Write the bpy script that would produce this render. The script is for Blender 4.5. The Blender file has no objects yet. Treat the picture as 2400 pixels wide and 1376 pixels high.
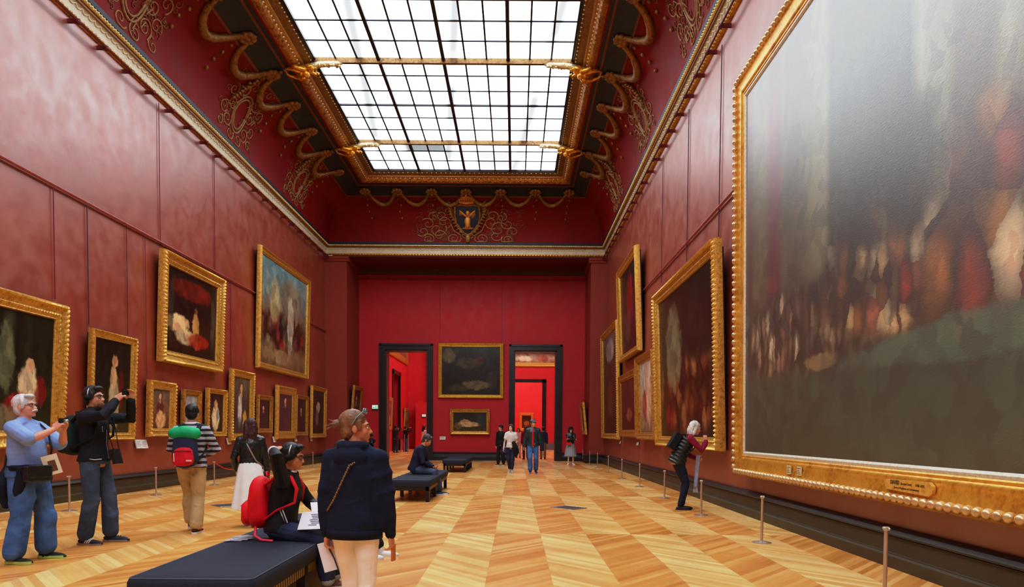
import bpy, math, random
import numpy as np
from mathutils import Vector as V, Matrix as M
random.seed(7); PI=math.pi
SC=bpy.context.scene; COL=SC.collection
R_=math.radians
# ------------------------------------------------------------------ camera
F=1657.0; CX=1207.0; PHI=R_(2.2); RHO=R_(.4); CYH=1014.0; CY=CYH+F*math.tan(PHI); EYE=1.37
RC=M.Rotation(PI/2-PHI,3,'X')@M.Rotation(RHO,3,'Z')
cam=bpy.data.cameras.new('camera'); co=bpy.data.objects.new('camera',cam); COL.objects.link(co)
cam.sensor_width=36; cam.sensor_fit='HORIZONTAL'; cam.lens=36*F/2400
cam.shift_x=(1200-CX)/2400; cam.shift_y=(CY-688)/2400; cam.clip_start=.05; cam.clip_end=300
co.matrix_world=M.Translation((0,0,EYE))@RC.to_4x4(); SC.camera=co
def ray(px,py): return RC@V(((px-CX)/F,-(py-CY)/F,-1))
def onX(px,py,X):
    d=ray(px,py); t=X/d.x; return V((X,d.y*t,EYE+d.z*t))
def onY(px,py,Y):
    d=ray(px,py); t=Y/d.y; return V((d.x*t,Y,EYE+d.z*t))
def onZ(px,py,Z=0.0):
    d=ray(px,py); t=(Z-EYE)/d.z; return V((d.x*t,d.y*t,Z))
# ------------------------------------------------------------------ materials
def lin(c):
    r=[]
    for v in c[:3]:
        v/=255.; r.append(v/12.92 if v<=.04045 else ((v+.055)/1.055)**2.4)
    return (*r,1)
class NT:
    def __init__(s,name):
        s.m=bpy.data.materials.new(name); s.m.use_nodes=True; s.t=s.m.node_tree; s.n=s.t.nodes; s.l=s.t.links
        s.b=s.n['Principled BSDF']
    def new(s,typ,**kw):
        n=s.n.new(typ)
        for k,v in kw.items(): setattr(n,k,v)
        return n
    def put(s,sock,v):
        if isinstance(v,bpy.types.NodeSocket): s.l.new(v,sock)
        else: sock.default_value=v
    def math(s,op,a,b=0,c=None):
        n=s.new('ShaderNodeMath',operation=op); s.put(n.inputs[0],a); s.put(n.inputs[1],b)
        if c is not None: s.put(n.inputs[2],c)
        return n.outputs[0]
    def mix(s,f,a,b,blend='MIX'):
        n=s.new('ShaderNodeMix',data_type='RGBA',blend_type=blend); s.put(n.inputs[0],f); s.put(n.inputs[6],a); s.put(n.inputs[7],b); return n.outputs[2]
    def noise(s,vec,scale,detail=3,rough=.5,dist=0):
        n=s.new('ShaderNodeTexNoise'); n.inputs['Scale'].default_value=scale; n.inputs['Detail'].default_value=detail
        n.inputs['Roughness'].default_value=rough; n.inputs['Distortion'].default_value=dist
        if vec is not None: s.l.new(vec,n.inputs['Vector'])
        return n.outputs['Fac']
    def ramp(s,f,stops,interp='LINEAR'):
        n=s.new('ShaderNodeValToRGB'); cr=n.color_ramp; cr.interpolation=interp; s.put(n.inputs[0],f)
        while len(cr.elements)<len(stops): cr.elements.new(.5)
        for e,(p,c) in zip(cr.elements,stops): e.position=p; e.color=c if len(c)==4 else lin(c)
        return n.outputs[0]
    def smooth(s,v,a,b,lo=0,hi=1):
        n=s.new('ShaderNodeMapRange',interpolation_type='SMOOTHSTEP'); s.put(n.inputs[0],v)
        for i,x in zip((1,2,3,4),(a,b,lo,hi)): s.put(n.inputs[i],x)
        return n.outputs[0]
    def coord(s,out='Object'): return s.new('ShaderNodeTexCoord').outputs[out]
    def scale(s,vec,sc):
        n=s.new('ShaderNodeMapping'); s.l.new(vec,n.inputs[0]); n.inputs['Scale'].default_value=sc; return n.outputs[0]
    def bump(s,h,strength=.3,dist=.02):
        n=s.new('ShaderNodeBump'); n.inputs['Strength'].default_value=strength; n.inputs['Distance'].default_value=dist
        s.l.new(h,n.inputs['Height']); s.l.new(n.outputs[0],s.b.inputs['Normal'])
    def set(s,**kw):
        for k,v in kw.items(): s.put(s.b.inputs[k.replace('_',' ')],v)
        return s.m
def mat(name,c,rough=.5,metal=0,var=.15,scale=8,bump=0,bscale=40,spec=.5,bdist=.01,stretch=(1,1,1)):
    t=NT(name); v=t.coord(); 
    if stretch!=(1,1,1): v=t.scale(v,stretch)
    c=lin(c); n=t.noise(v,scale,4)
    d=tuple(x*(1-var) for x in c[:3])+(1,); e=tuple(min(1,x*(1+var)) for x in c[:3])+(1,)
    t.put(t.b.inputs['Base Color'],t.ramp(n,[(.3,d),(.7,e)]))
    t.set(Roughness=rough,Metallic=metal); t.b.inputs['Specular IOR Level'].default_value=spec
    if bump: t.bump(t.noise(v,bscale,3),bump,bdist)
    return t.m
def gold(name,c=(208,160,72),dark=(142,92,38),rough=.36,metal=.55,bscale=34,bump=.5,scale=14):
    t=NT(name); v=t.coord(); n=t.noise(v,scale,6,.65); n2=t.noise(v,bscale,4,.6)
    f=t.math('ADD',t.math('MULTIPLY',n,.6),t.math('MULTIPLY',n2,.4))
    t.put(t.b.inputs['Base Color'],t.ramp(f,[(.34,lin(dark)),(.50,lin(c)),(.75,lin(tuple(min(255,x+25) for x in c)))]))
    t.set(Roughness=rough,Metallic=metal); t.bump(n2,bump,.012)
    return t.m
# ------------------------------------------------------------------ mesh builder
def frame_of(d,up=V((0,0,1))):
    d=d.normalized()
    if abs(d.dot(up))>.97: up=V((0,1,0))
    r=d.cross(up).normalized(); return r,r.cross(d).normalized()
class MB:
    def __init__(s): s.v=[]; s.f=[]
    def add(s,vs,fs):
        o=len(s.v); s.v+=[tuple(x) for x in vs]; s.f+=[tuple(i+o for i in f) for f in fs]; return s
    def box(s,a,b,rot=None,c=None):
        vs=[V((x,y,z)) for x in (a[0],b[0]) for y in (a[1],b[1]) for z in (a[2],b[2])]
        if rot is not None: c=V(c); vs=[rot@(p-c)+c for p in vs]
        return s.add(vs,[(0,1,3,2),(4,6,7,5),(0,4,5,1),(2,3,7,6),(0,2,6,4),(1,5,7,3)])
    def rings(s,rs,close=True,cap=True,loop=False):
        n=len(rs[0]); o=len(s.v)
        for r in rs: s.v+=[tuple(p) for p in r]
        m=len(rs)
        for i in range(m if loop else m-1):
            a=o+i*n; b=o+((i+1)%m)*n
            for j in range(n if close else n-1):
                k=(j+1)%n; s.f.append((a+j,a+k,b+k,b+j))
        if cap and not loop:
            s.f.append(tuple(o+j for j in range(n))[::-1]); s.f.append(tuple(o+(m-1)*n+j for j in range(n)))
        return s
    def tube(s,pts,rad,n=10,ball=True,up=V((0,0,1)),flat=1.0):
        pts=[V(p) for p in pts]
        if not isinstance(rad,(list,tuple)): rad=[rad]*len(pts)
        ds=[]
        for i in range(len(pts)):
            a=pts[max(i-1,0)]; b=pts[min(i+1,len(pts)-1)]; d=(b-a)
            ds.append(d.normalized() if d.length>1e-9 else V((0,0,1)))
        P=[];Rr=[];D=[]
        if ball:
            for k in (75,45,20): P.append(pts[0]-ds[0]*rad[0]*math.sin(R_(k))); Rr.append(rad[0]*math.cos(R_(k))); D.append(ds[0])
        P+=pts; Rr+=rad; D+=ds
        if ball:
            for k in (20,45,75): P.append(pts[-1]+ds[-1]*rad[-1]*math.sin(R_(k))); Rr.append(rad[-1]*math.cos(R_(k))); D.append(ds[-1])
        rs=[]; r,u=frame_of(D[0],up)
        for p,q,d in zip(P,Rr,D):
            r=(r-d*r.dot(d)); r=r.normalized() if r.length>1e-6 else frame_of(d,up)[0]; u=r.cross(d)
            rs.append([p+r*(q*math.cos(2*PI*j/n))+u*(q*flat*math.sin(2*PI*j/n)) for j in range(n)])
        return s.rings(rs)
    def ell(s,c,r,rot=None,n=14,m=9):
        c=V(c); rs=[]
        for i in range(m+1):
            a=PI*(i+.12)/(m+.24)-PI/2
            q=[V((r[0]*math.cos(a)*math.cos(2*PI*j/n),r[1]*math.cos(a)*math.sin(2*PI*j/n),r[2]*math.sin(a))) for j in range(n)]
            rs.append([c+(rot@p if rot is not None else p) for p in q])
        return s.rings(rs)
    def lathe(s,prof,c=(0,0,0),n=20):
        return s.rings([[(c[0]+r*math.cos(2*PI*j/n),c[1]+r*math.sin(2*PI*j/n),c[2]+z) for j in range(n)] for r,z in prof])
    def prism(s,poly,y0,y1):   # polygon in xz, extruded in y
        return s.rings([[(x,y0,z) for x,z in poly],[(x,y1,z) for x,z in poly]])
    def mesh(s,name,k=1.0):
        me=bpy.data.meshes.new(name); vs=s.v if k==1 else [(x*k,y*k,z*k) for x,y,z in s.v]
        me.from_pydata(vs,[],s.f); me.update()
        import bmesh
        b=bmesh.new(); b.from_mesh(me); bmesh.ops.recalc_face_normals(b,faces=b.faces); b.to_mesh(me); b.free(); return me
    def build(s,name,m,parent=None,smooth=False,k=1.0,mods=()):
        return link(name,s.mesh(name,k),m,parent,smooth)
def link(name,me,m,parent=None,smooth=False):
    o=bpy.data.objects.new(name,me); COL.objects.link(o); me.materials.clear()
    for x in (m if isinstance(m,(list,tuple)) else [m]): me.materials.append(x)
    if smooth:
        me.polygons.foreach_set('use_smooth',[True]*len(me.polygons))
        if smooth!=True: me.set_sharp_from_angle(angle=R_(smooth))
    if parent is not None: o.parent=parent
    return o
def folds(me,amp,freq,seed,zs=1.0):
    n=len(me.vertices); c=np.empty(n*3); me.vertices.foreach_get('co',c); c=c.reshape(-1,3)
    nr=np.empty(n*3); me.vertex_normals.foreach_get('vector',nr); nr=nr.reshape(-1,3)
    rg=np.random.RandomState(seed); d=np.zeros(n); q=c*np.array([1,1,zs])
    for i in range(7):
        a=rg.randn(3); a/=np.linalg.norm(a); b=rg.randn(3)*.5; f=freq*rg.uniform(.45,1.5)
        d+=.9-1.8*np.abs(np.sin(q@a*f*.6+rg.rand()*6+1.5*np.sin(q@b*f*.7+rg.rand()*6)))
    c+=nr*(np.maximum(d*amp/2.0,-amp*.55)+amp*.3)[:,None]; me.vertices.foreach_set('co',c.ravel()); me.update()
def solid(mb,name,m,parent,vox=.008,sm=4,k=1.0,fold=None,post=None):
    me0=mb.mesh('tmp',k); o=bpy.data.objects.new('tmp',me0); COL.objects.link(o)
    r=o.modifiers.new('r','REMESH'); r.mode='VOXEL'; r.voxel_size=vox*k
    if sm: s=o.modifiers.new('s','SMOOTH'); s.iterations=sm; s.factor=.5
    dg=bpy.context.evaluated_depsgraph_get(); me=bpy.data.meshes.new_from_object(o.evaluated_get(dg)); me.name=name
    bpy.data.objects.remove(o); bpy.data.meshes.remove(me0)
    if fold: folds(me,*fold)
    if post: post(me)
    return link(name,me,m,parent,True)
def thing(name,label,cat,loc=(0,0,0),rz=0,group=None):
    o=bpy.data.objects.new(name,None); COL.objects.link(o); o.location=loc; o.rotation_euler=(0,0,rz); o.empty_display_size=.1
    return tag(o,label,cat,group)
def tag(o,label,cat,group=None):
    o['label']=label; o['category']=cat
    if group: o['group']=group
    return o
def struct(o): o['kind']='structure'; return o
# ------------------------------------------------------------------ room dimensions
XL,XR,YN,YE,YR=-8.58,4.06,-12.0,32.0,34.5
ZB,ZT=9.25,9.80            # cornice
GX0,GX1,GY,GZ=-5.80,1.57,29.05,11.97   # skylight glass
PX0,PX1=-7.60,3.35         # inner faces of the pilasters
# wall fabric
def wall_mat(name,c,c2,rough=.46,spec=.5,orange=0):
    t=NT(name); g=t.coord(); n=t.noise(g,.55,5,.6,.6); n2=t.noise(g,2.2,4,.6); f=t.math('ADD',t.math('MULTIPLY',n,.6),t.math('MULTIPLY',n2,.4))
    colr=t.ramp(f,[(.35,lin(c)),(.65,lin(c2))])
    t.put(t.b.inputs['Base Color'],colr); t.set(Roughness=t.smooth(n2,.3,.7,rough-.05,rough+.07)); t.b.inputs['Specular IOR Level'].default_value=spec; t.b.inputs['IOR'].default_value=1.5 if spec<.9 else 1.82
    h=t.math('ADD',t.math('MULTIPLY',t.noise(t.scale(g,(1,1,1)),5.0,3),1.0),t.math('MULTIPLY',t.noise(g,220,2),.15))
    t.bump(h,.11,.03); return t.m
M_wall=wall_mat('red_wall_fabric',(134,44,13),(146,51,17),.41,1.0)
M_pil=wall_mat('pilaster_paint',(136,46,30),(144,50,36),.55,.4)
M_wall_end=wall_mat('crimson_wall_fabric',(176,20,34),(190,26,40),.55,.4)
M_cove=wall_mat('cove_red',(108,8,10),(128,12,14),.6,.2)
M_dark=mat('dark_marble',(30,30,36),.28,0,.4,3,.1)
M_base=mat('baseboard_brown',(62,52,34),.45,0,.15,2)
M_black=mat('black_paint',(18,17,18),.4)
M_gold=gold('gilding'); M_gold2=gold('gilding_old',(178,124,50),(96,58,22),.42,.5,30,.8)
M_goldc=gold('gilding_ceiling',(176,116,46),(84,44,18),.35,.5,14,1.0,7)
M_cream=mat('cornice_cream',(206,200,178),.5,0,.1,6,.15,20)
M_blue=mat('blue_black_band',(26,34,52),.5,0,.3,6)
def floor_mat():
    t=NT('parquet'); g=t.coord(); s=t.new('ShaderNodeSeparateXYZ'); t.l.new(g,s.inputs[0]); x,y=s.outputs[0],s.outputs[1]
    u=t.math('DIVIDE',t.math('ADD',x,.875+61.3),.613); ci=t.math('FLOOR',u); fu=t.math('FRACT',u)
    w=t.math('DIVIDE',t.math('ADD',y,40-9.9+.6),5.75); wi=t.math('FLOOR',w); fw=t.math('FRACT',w)
    par=t.math('MODULO',t.math('ADD',ci,wi),2.0)                 # 0/1
    sg=t.math('SUBTRACT',t.math('MULTIPLY',par,2.0),1.0)
    v=t.math('ADD',y,t.math('MULTIPLY',t.math('MULTIPLY',sg,t.math('SUBTRACT',fu,.5)),-.70))
    pv=t.math('DIVIDE',v,.105); pi=t.math('FLOOR',pv); pf=t.math('FRACT',pv)
    cb=t.new('ShaderNodeCombineXYZ'); t.put(cb.inputs[0],ci); t.put(cb.inputs[1],pi); t.put(cb.inputs[2],wi)
    wn=t.new('ShaderNodeTexWhiteNoise',noise_dimensions='3D'); t.l.new(cb.outputs[0],wn.inputs[0]); rnd=wn.outputs[0]
    # grain: along plank
    cg=t.new('ShaderNodeCombineXYZ'); t.put(cg.inputs[0],t.math('MULTIPLY',fu,1.2)); t.put(cg.inputs[1],t.math('ADD',t.math('MULTIPLY',v,26.0),0)); t.put(cg.inputs[2],t.math('MULTIPLY',rnd,30.0))
    gr=t.noise(cg.outputs[0],1.0,4,.6)
    f=t.math('ADD',t.math('MULTIPLY',rnd,.62),t.math('MULTIPLY',gr,.38))
    la=t.ramp(f,[(.12,(200,148,82)),(.45,(222,176,106)),(.72,(232,194,128)),(.95,(242,214,158))])
    da=t.ramp(f,[(.12,(180,110,48)),(.45,(204,140,70)),(.72,(216,158,88)),(.95,(230,184,116))])
    col=t.mix(par,la,da)  # light and dark columns put the grain's sheen contrast into the colour
    big=t.noise(g,.25,2); col=t.mix(t.smooth(big,.35,.7,0,.35),col,lin((214,148,68)))
    gap=t.math('MAXIMUM',t.smooth(pf,.0,.035,1,0),t.math('MAXIMUM',t.smooth(fu,0,.006,1,0),t.smooth(fw,0,.0012,1,0)))
    col=t.mix(t.math('MULTIPLY',gap,.55),col,lin((92,48,16)))
    t.put(t.b.inputs['Base Color'],col); t.set(Roughness=t.smooth(t.noise(g,1.5,3),.3,.7,.24,.36)); t.b.inputs['Specular IOR Level'].default_value=.4
    t.bump(t.math('SUBTRACT',t.math('MULTIPLY',gr,.3),gap),.12,.004); return t.m
M_floor=floor_mat()
# ------------------------------------------------------------------ floor and walls
struct(MB().box((-12,YN,-.2),(8,YR,0)).build('floor',M_floor))
struct(MB().box((XL-.3,YN,0),(XL,YE,ZB+.6)).build('wall_left',M_wall))
struct(MB().box((XR,YN,0),(XR+.3,YE,ZB+.6)).build('wall_right',M_wall))
struct(MB().box((XL-.3,YN-.3,0),(XR+.3,YN,12.6)).build('wall_back',M_wall_end))
for side,(a,b) in {'left':(XL-.3,PX0),'right':(PX1,XR+.3)}.items():
    struct(MB().box((a,YE,0),(b,YR,ZB-.02)).build('wall_pilaster_'+side,M_pil))
    q=MB(); x0,x1=(XL,PX0+.10) if side=='left' else (PX1-.10,XR)
    q.box((x0,YE-.10,ZB-.16),(x1,YR,ZB-.06)); q.box((x0,YE-.06,ZB-.26),(x1,YR,ZB-.16))
    struct(q.build('trim_capital_'+side,M_pil))
# end wall with two doorways
D=[(onY(889.6,900,YR).x,onY(904,900,YR).x,onY(1002,900,YR).x,onY(1015,900,YR).x),
   (onY(1193,900,YR).x,onY(1205,900,YR).x,onY(1304,900,YR).x,onY(1317,900,YR).x)]
DZo,DZi=onY(1100,807,YR).z,onY(1100,821,YR).z
WT=.75
w=MB(); xs=[XL-.3,D[0][1],D[0][2],D[1][1],D[1][2],XR+.3]
for i in (0,2,4): w.box((xs[i],YR,0),(xs[i+1],YR+WT,10.2))
for i in (1,3): w.box((xs[i],YR,DZi),(xs[i+1],YR+WT,10.2))
struct(w.build('wall_end',M_wall_end))
# beam carrying the cornice, recess soffit moulding, rail
struct(MB().box((PX0,YE,ZB-.05),(PX1,YR,ZB+1.2)).build('wall_beam',mat('beam_red_dark',(96,18,24),.6)))
q=MB(); q.box((PX0,YR-.22,ZB-.14),(PX1,YR,ZB-.05)).box((PX0,YR-.14,ZB-.30),(PX1,YR,ZB-.14))
struct(q.build('trim_recess_cornice',mat('dark_gilt_band',(92,52,22),.45,.2)))
q=MB(); q.tube([(PX0,YR-.09,ZB-.52),(PX1,YR-.09,ZB-.52)],.022,8)
for i in range(11): x=PX0+.4+i*1.0; q.box((x-.03,YR-.1,ZB-.55),(x+.03,YR,ZB-.46))
struct(q.build('trim_recess_rail',mat('rail_red',(120,26,34),.4)))
struct(MB().box((PX0,YR-.012,4.6),(PX0+.02,YR,4.7)).build('trim_end_seam',M_wall_end)) if 0 else None
q=MB()
for px in (1031,1177): X=onY(px,700,YR).x; q.box((X-.008,YR-.006,DZo+.02),(X+.008,YR,ZB-.6))
struct(q.build('trim_end_joint',mat('joint_dark',(104,16,26),.6)))
# door casings of dark marble
for i,(a,b,c,d) in enumerate(D):
    q=MB()
    for (x0,x1) in ((a,b),(c,d)):
        q.box((x0,YR-.07,0),(x1,YR,DZi)); 
    q.box((a,YR-.07,DZi),(d,YR,DZo))
    sg=.10
    q.box((a,YR-.12,0),(a+.1,YR-.07,DZo)); q.box((d-.1,YR-.12,0),(d,YR-.07,DZo)); q.box((a,YR-.12,DZo-.1),(d,YR-.07,DZo))
    q.box((a-.04,YR-.15,0),(b,YR-.07,.42)); q.box((c,YR-.15,0),(d+.04,YR-.07,.42))
    struct(q.build('door_%d'%(i+1),M_dark))
    r=MB(); r.box((b,YR,0),(b+.05,YR+WT,DZi)); r.box((c-.05,YR,0),(c,YR+WT,DZi)); r.box((b,YR,DZi-.05),(c,YR+WT,DZi))
    struct(r.build('door_%d_reveal'%(i+1),mat('oak_reveal',(70,44,24) if i==0 else (40,30,26),.4)))
# baseboards
def baseboard(name,pts):
    prof=[(0,0),(.17,0),(.17,.12),(.14,.135),(.14,.145),(.12,.15),(.10,.31),(.13,.325),(.135,.345),(.12,.36),(.10,.38),(.05,.40),(0,.40)]
    return prof
def base_run(name,p0,p1,nrm,m0,m1):
    p0=V(p0);p1=V(p1);n=V(nrm); prof=baseboard(0,0)
    d=(p1-p0); L=d.length; d.normalize(); o=None
    lo=[(a,z) for a,z in prof if z<=.32]+[(0,.32)]; hi=[(0,.318),(.10,.318)]+[(a,z) for a,z in prof if z>.32]
    a=MB().rings([[p+n*q+V((0,0,z)) for q,z in lo] for p in (p0,p1)]).build(name,m0)
    b=MB().rings([[p+n*q+V((0,0,z)) for q,z in hi] for p in (p0,p1)]).build('baseboard_cap',m1,a)
    return struct(a)
base_run('baseboard_left',(XL,YN,0),(XL,YE,0),(1,0,0),M_base,M_black)
base_run('baseboard_right',(XR,YN,0),(XR,YE,0),(-1,0,0),M_base,M_black)
base_run('baseboard_end_left',(PX0,YR,0),(D[0][0]-.02,YR,0),(0,-1,0),M_black,M_dark)
base_run('baseboard_end_middle',(D[0][3]+.02,YR,0),(D[1][0]-.02,YR,0),(0,-1,0),M_black,M_dark)
base_run('baseboard_end_right',(D[1][3]+.02,YR,0),(PX1,YR,0),(0,-1,0),M_black,M_dark)
for side,x0,x1,nx,xi in (('left',XL,PX0,1,PX0),('right',PX1,XR,-1,PX1)):
    base_run('baseboard_pilaster_'+side,(x0,YE,0),(x1,YE,0),(0,-1,0),M_black,M_dark)
    base_run('baseboard_jamb_'+side,(xi,YE,0),(xi,YR,0),(nx,0,0),M_black,M_dark)
# ------------------------------------------------------------------ swept U path (left, end, right)
def upath(inL,inE,inR,x0,x1,y1,step=None):
    """U of points at the given insets: down the left side, across the end, back along the right side."""
    A=[V((x0+inL,YN,0)),V((x0+inL,y1-inE,0)),V((x1-inR,y1-inE,0)),V((x1-inR,YN,0))]
    return A
def usweep(prof,x0,x1,y1,mb,n=None):
    """prof: list of (inset,z); inset may be a triple."""
    rs=[]
    for q,z in prof:
        a,e,r=(q,q,q) if not isinstance(q,tuple) else q
        pts=upath(a,e,r,x0,x1,y1)
        if n:
            o=[]
            for i in range(3):
                k=max(1,int((pts[i+1]-pts[i]).length*n)) if i!=1 else max(1,int((GX1-GX0)*n))
                k=n_seg[i] if n_seg else k
                o+=[pts[i].lerp(pts[i+1],j/k) for j in range(k)]
            o.append(pts[-1]); pts=o
        rs.append([V((p.x,p.y,z)) for p in pts])
    mb.rings(rs,close=False,cap=False); return rs
n_seg=None
# cornice : bands of different colours
def cband(name,prof,m,parent=None,n=None,wave=None):
    q=MB(); usweep(prof,XL,XR,YE,q); return q.build(name,m,parent,40)
cor=struct(cband('trim_cornice',[(0,ZB),(.05,ZB),(.07,ZB+.015),(.07,ZB+.07),(.05,ZB+.085)],M_gold))
cband('cornice_cove',[(.05,ZB+.085),(.055,ZB+.16),(.075,ZB+.24),(.115,ZB+.30),(.13,ZB+.31)],M_cream,cor)
cband('cornice_gilt_fillet',[(.13,ZB+.31),(.17,ZB+.315),(.17,ZB+.36),(.19,ZB+.37)],mat('dark_gilt',(120,76,26),.4,.3),cor)
cband('cornice_bead',[(.19,ZB+.37),(.22,ZB+.385),(.225,ZB+.42),(.21,ZB+.44)],mat('cornice_gilt_cream',(214,196,140),.4,.2),cor)
cband('cornice_top',[(.21,ZB+.44),(.235,ZB+.445),(.245,ZB+.54),(.22,ZB+.56),(.0,ZB+.57)],M_blue,cor)
q=MB()  # bead and scallop ornament
def along(n0,inset,z,fn):
    pts=upath(inset,inset,inset,XL,XR,YE)
    for i in range(3):
        d=pts[i+1]-pts[i]; L=d.length; k=max(1,int(L/n0))
        nr=[V((1,0,0)),V((0,-1,0)),V((-1,0,0))][i]
        for j in range(k):
            p=pts[i]+d*((j+.5)/k)
            if p.y<4: continue
            fn(p+V((0,0,z)),nr,d.normalized())
along(.10,.222,ZB+.405,lambda p,nr,d:q.ell(p,(.034,.034,.026),n=6,m=4))
q.build('cornice_beading',mat('cornice_pearls',(226,208,150),.35,.25),cor,True)
q=MB()
def scal(p,nr,d):
    q.tube([p-d*.10+V((0,0,.05))+nr*.03,p-d*.05+V((0,0,.01)),p-V((0,0,.005)),p+d*.05+V((0,0,.01)),p+d*.10+V((0,0,.05))+nr*.03],.012,5,False)
along(.20,.088,ZB+.245,scal); q.build('cornice_scallops',mat('cornice_white',(226,218,190),.45),cor,True)
q=MB(); along(.13,.072,ZB+.043,lambda p,nr,d:q.ell(p,(.05,.05,.03),n=6,m=4)); q.build('cornice_leaf_band',M_gold,cor,True)
# picture rails
M_rail=mat('rail_dark_red',(94,24,34),.35)
M_rail2=mat('rail_rose',(150,66,66),.35)
def rail(name,X,nx,z,y0,y1,m,gap,off,r,step,ph):
    q=MB(); q.tube([(X+nx*off,y0,z),(X+nx*off,y1,z)],r,8,False)
    y=ph
    while y<y1:
        q.box((min(X,X+nx*(off+.02)),y-.03,z-.03),(max(X,X+nx*(off+.02)),y+.03,z+.035)); q.ell((X+nx*off,y,z-.01),(.05,.06,.055),n=8,m=5)
        y+=step
    struct(q.build(name,m,None,40))
rail('trim_hanging_rail_left',XL,1,ZB-.10,YN,YE-.1,M_rail,0,.20,.026,.943,-1.3)
rail('trim_hanging_rail_right',XR,-1,ZB-.10,YN,YE-.1,M_rail,0,.20,.026,.943,-1.3)
rail('trim_picture_rail_left',XL,1,5.87,YN,YE-.05,M_rail2,0,.05,.028,60,-11)
rail('trim_picture_rail_right',XR,-1,5.87,YN,YE-.05,M_rail2,0,.05,.028,60,-11)
# ------------------------------------------------------------------ cove
dL,dE,dR=XL+.24,YE-.24,XR-.24
FO=.6; fx0,fx1,fy=GX0-FO,GX1+FO,GY+FO; FZ=11.66
def cove(th):
    a=1-math.cos(th); return ((fx0-dL)*a+.24,(dE-fy)*a+.24,(dR-fx1)*a+.24),ZB+.54+(FZ-ZB-.54)*math.sin(th)
def covept(side,s,th,lift=.0):
    (a,e,r),z=cove(th)
    ct,st=math.cos(th),math.sin(th)
    if side=='L': return V((XL+a+lift*ct,s,z-lift*st))
    if side=='R': return V((XR-r-lift*ct,s,z-lift*st))
    return V((s,YE-e-lift*ct,z-lift*st))
TH=[PI/2*i/14 for i in range(15)]
q=MB(); usweep([cove(t) for t in TH],XL,XR,YE,q); ceil=struct(q.build('ceiling',M_cove,None,60))
THB=R_(62)
q=MB(); 
def lifted(th,l):
    (a,e,r),z=cove(th); c,s_=math.cos(th),math.sin(th); return (a+l*c,e+l*c,r+l*c),z-l*s_
usweep([lifted(R_(t),.012) for t in (64,70,76,82,88)],XL,XR,YE,q); q.build('blue_band',M_blue,ceil,60)
M_brown=mat('brown_gilt_line',(112,58,26),.45,.2)
q=MB()
for t in (62.5,84): usweep([lifted(R_(t-1.3),.01),lifted(R_(t-1.1),.035),lifted(R_(t+1.1),.035),lifted(R_(t+1.3),.01)],XL,XR,YE,q)
q.build('gilt_border',M_brown,ceil,30)
# garlands and rosettes
M_garl=gold('garland_gilt',(146,100,42),(66,38,16),.45,.35,22,1.0,9)
def swag(side,s0,s1,far):
    q=MB(); pts=[];rad=[]; n=13
    for i in range(n+1):
        u=i/n; sag=4*u*(1-u); th=R_(70-sag**.8*(23 if side!='E' else 20)); pts.append(covept(side,s0+(s1-s0)*u,th,.06)); rad.append((.06+.05*sag+(.014 if i%2 else 0))*(1 if side!='E' else .8))
    q.tube(pts,rad,7); o=q.build('garland',M_garl,ceil,True)
def rosette(side,s):
    q=MB(); c=covept(side,s,R_(72),.06); rs=random.Random(int(s*100))
    for k in range(9):
        a=2*PI*k/8; off=.17 if k<8 else 0
        q.ell(covept(side,s+off*math.cos(a),R_(72)+off*math.sin(a)/2.2,.06),(.095,.095,.075),n=7,m=5)
    for k in range(4): q.ell(covept(side,s+rs.uniform(-.08,.08),R_(58-9*k),.03),(.05,.05,.06),n=6,m=4)
    q.build('rosette',M_garl,ceil,True)
MY=[GY-.943*3-5.658*k for k in range(0,3)]   # main transverse bars
st=5.658/3
for side in 'LR':
    ys=[MY[0]+st]+[MY[0]-st*k for k in range(0,7)]
    for k in range(len(ys)-1): swag(side,ys[k+1]+.16,ys[k]-.16,0)
    for y in ys: rosette(side,y)
ex=[onY(p,462,30.2).x for p in (854,930,1011,1091.5,1173,1255,1335)]
for a,b in zip(ex,ex[1:]): swag('E',a+.14,b-.14,0)
for a in ex: rosette('E',a)
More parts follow.
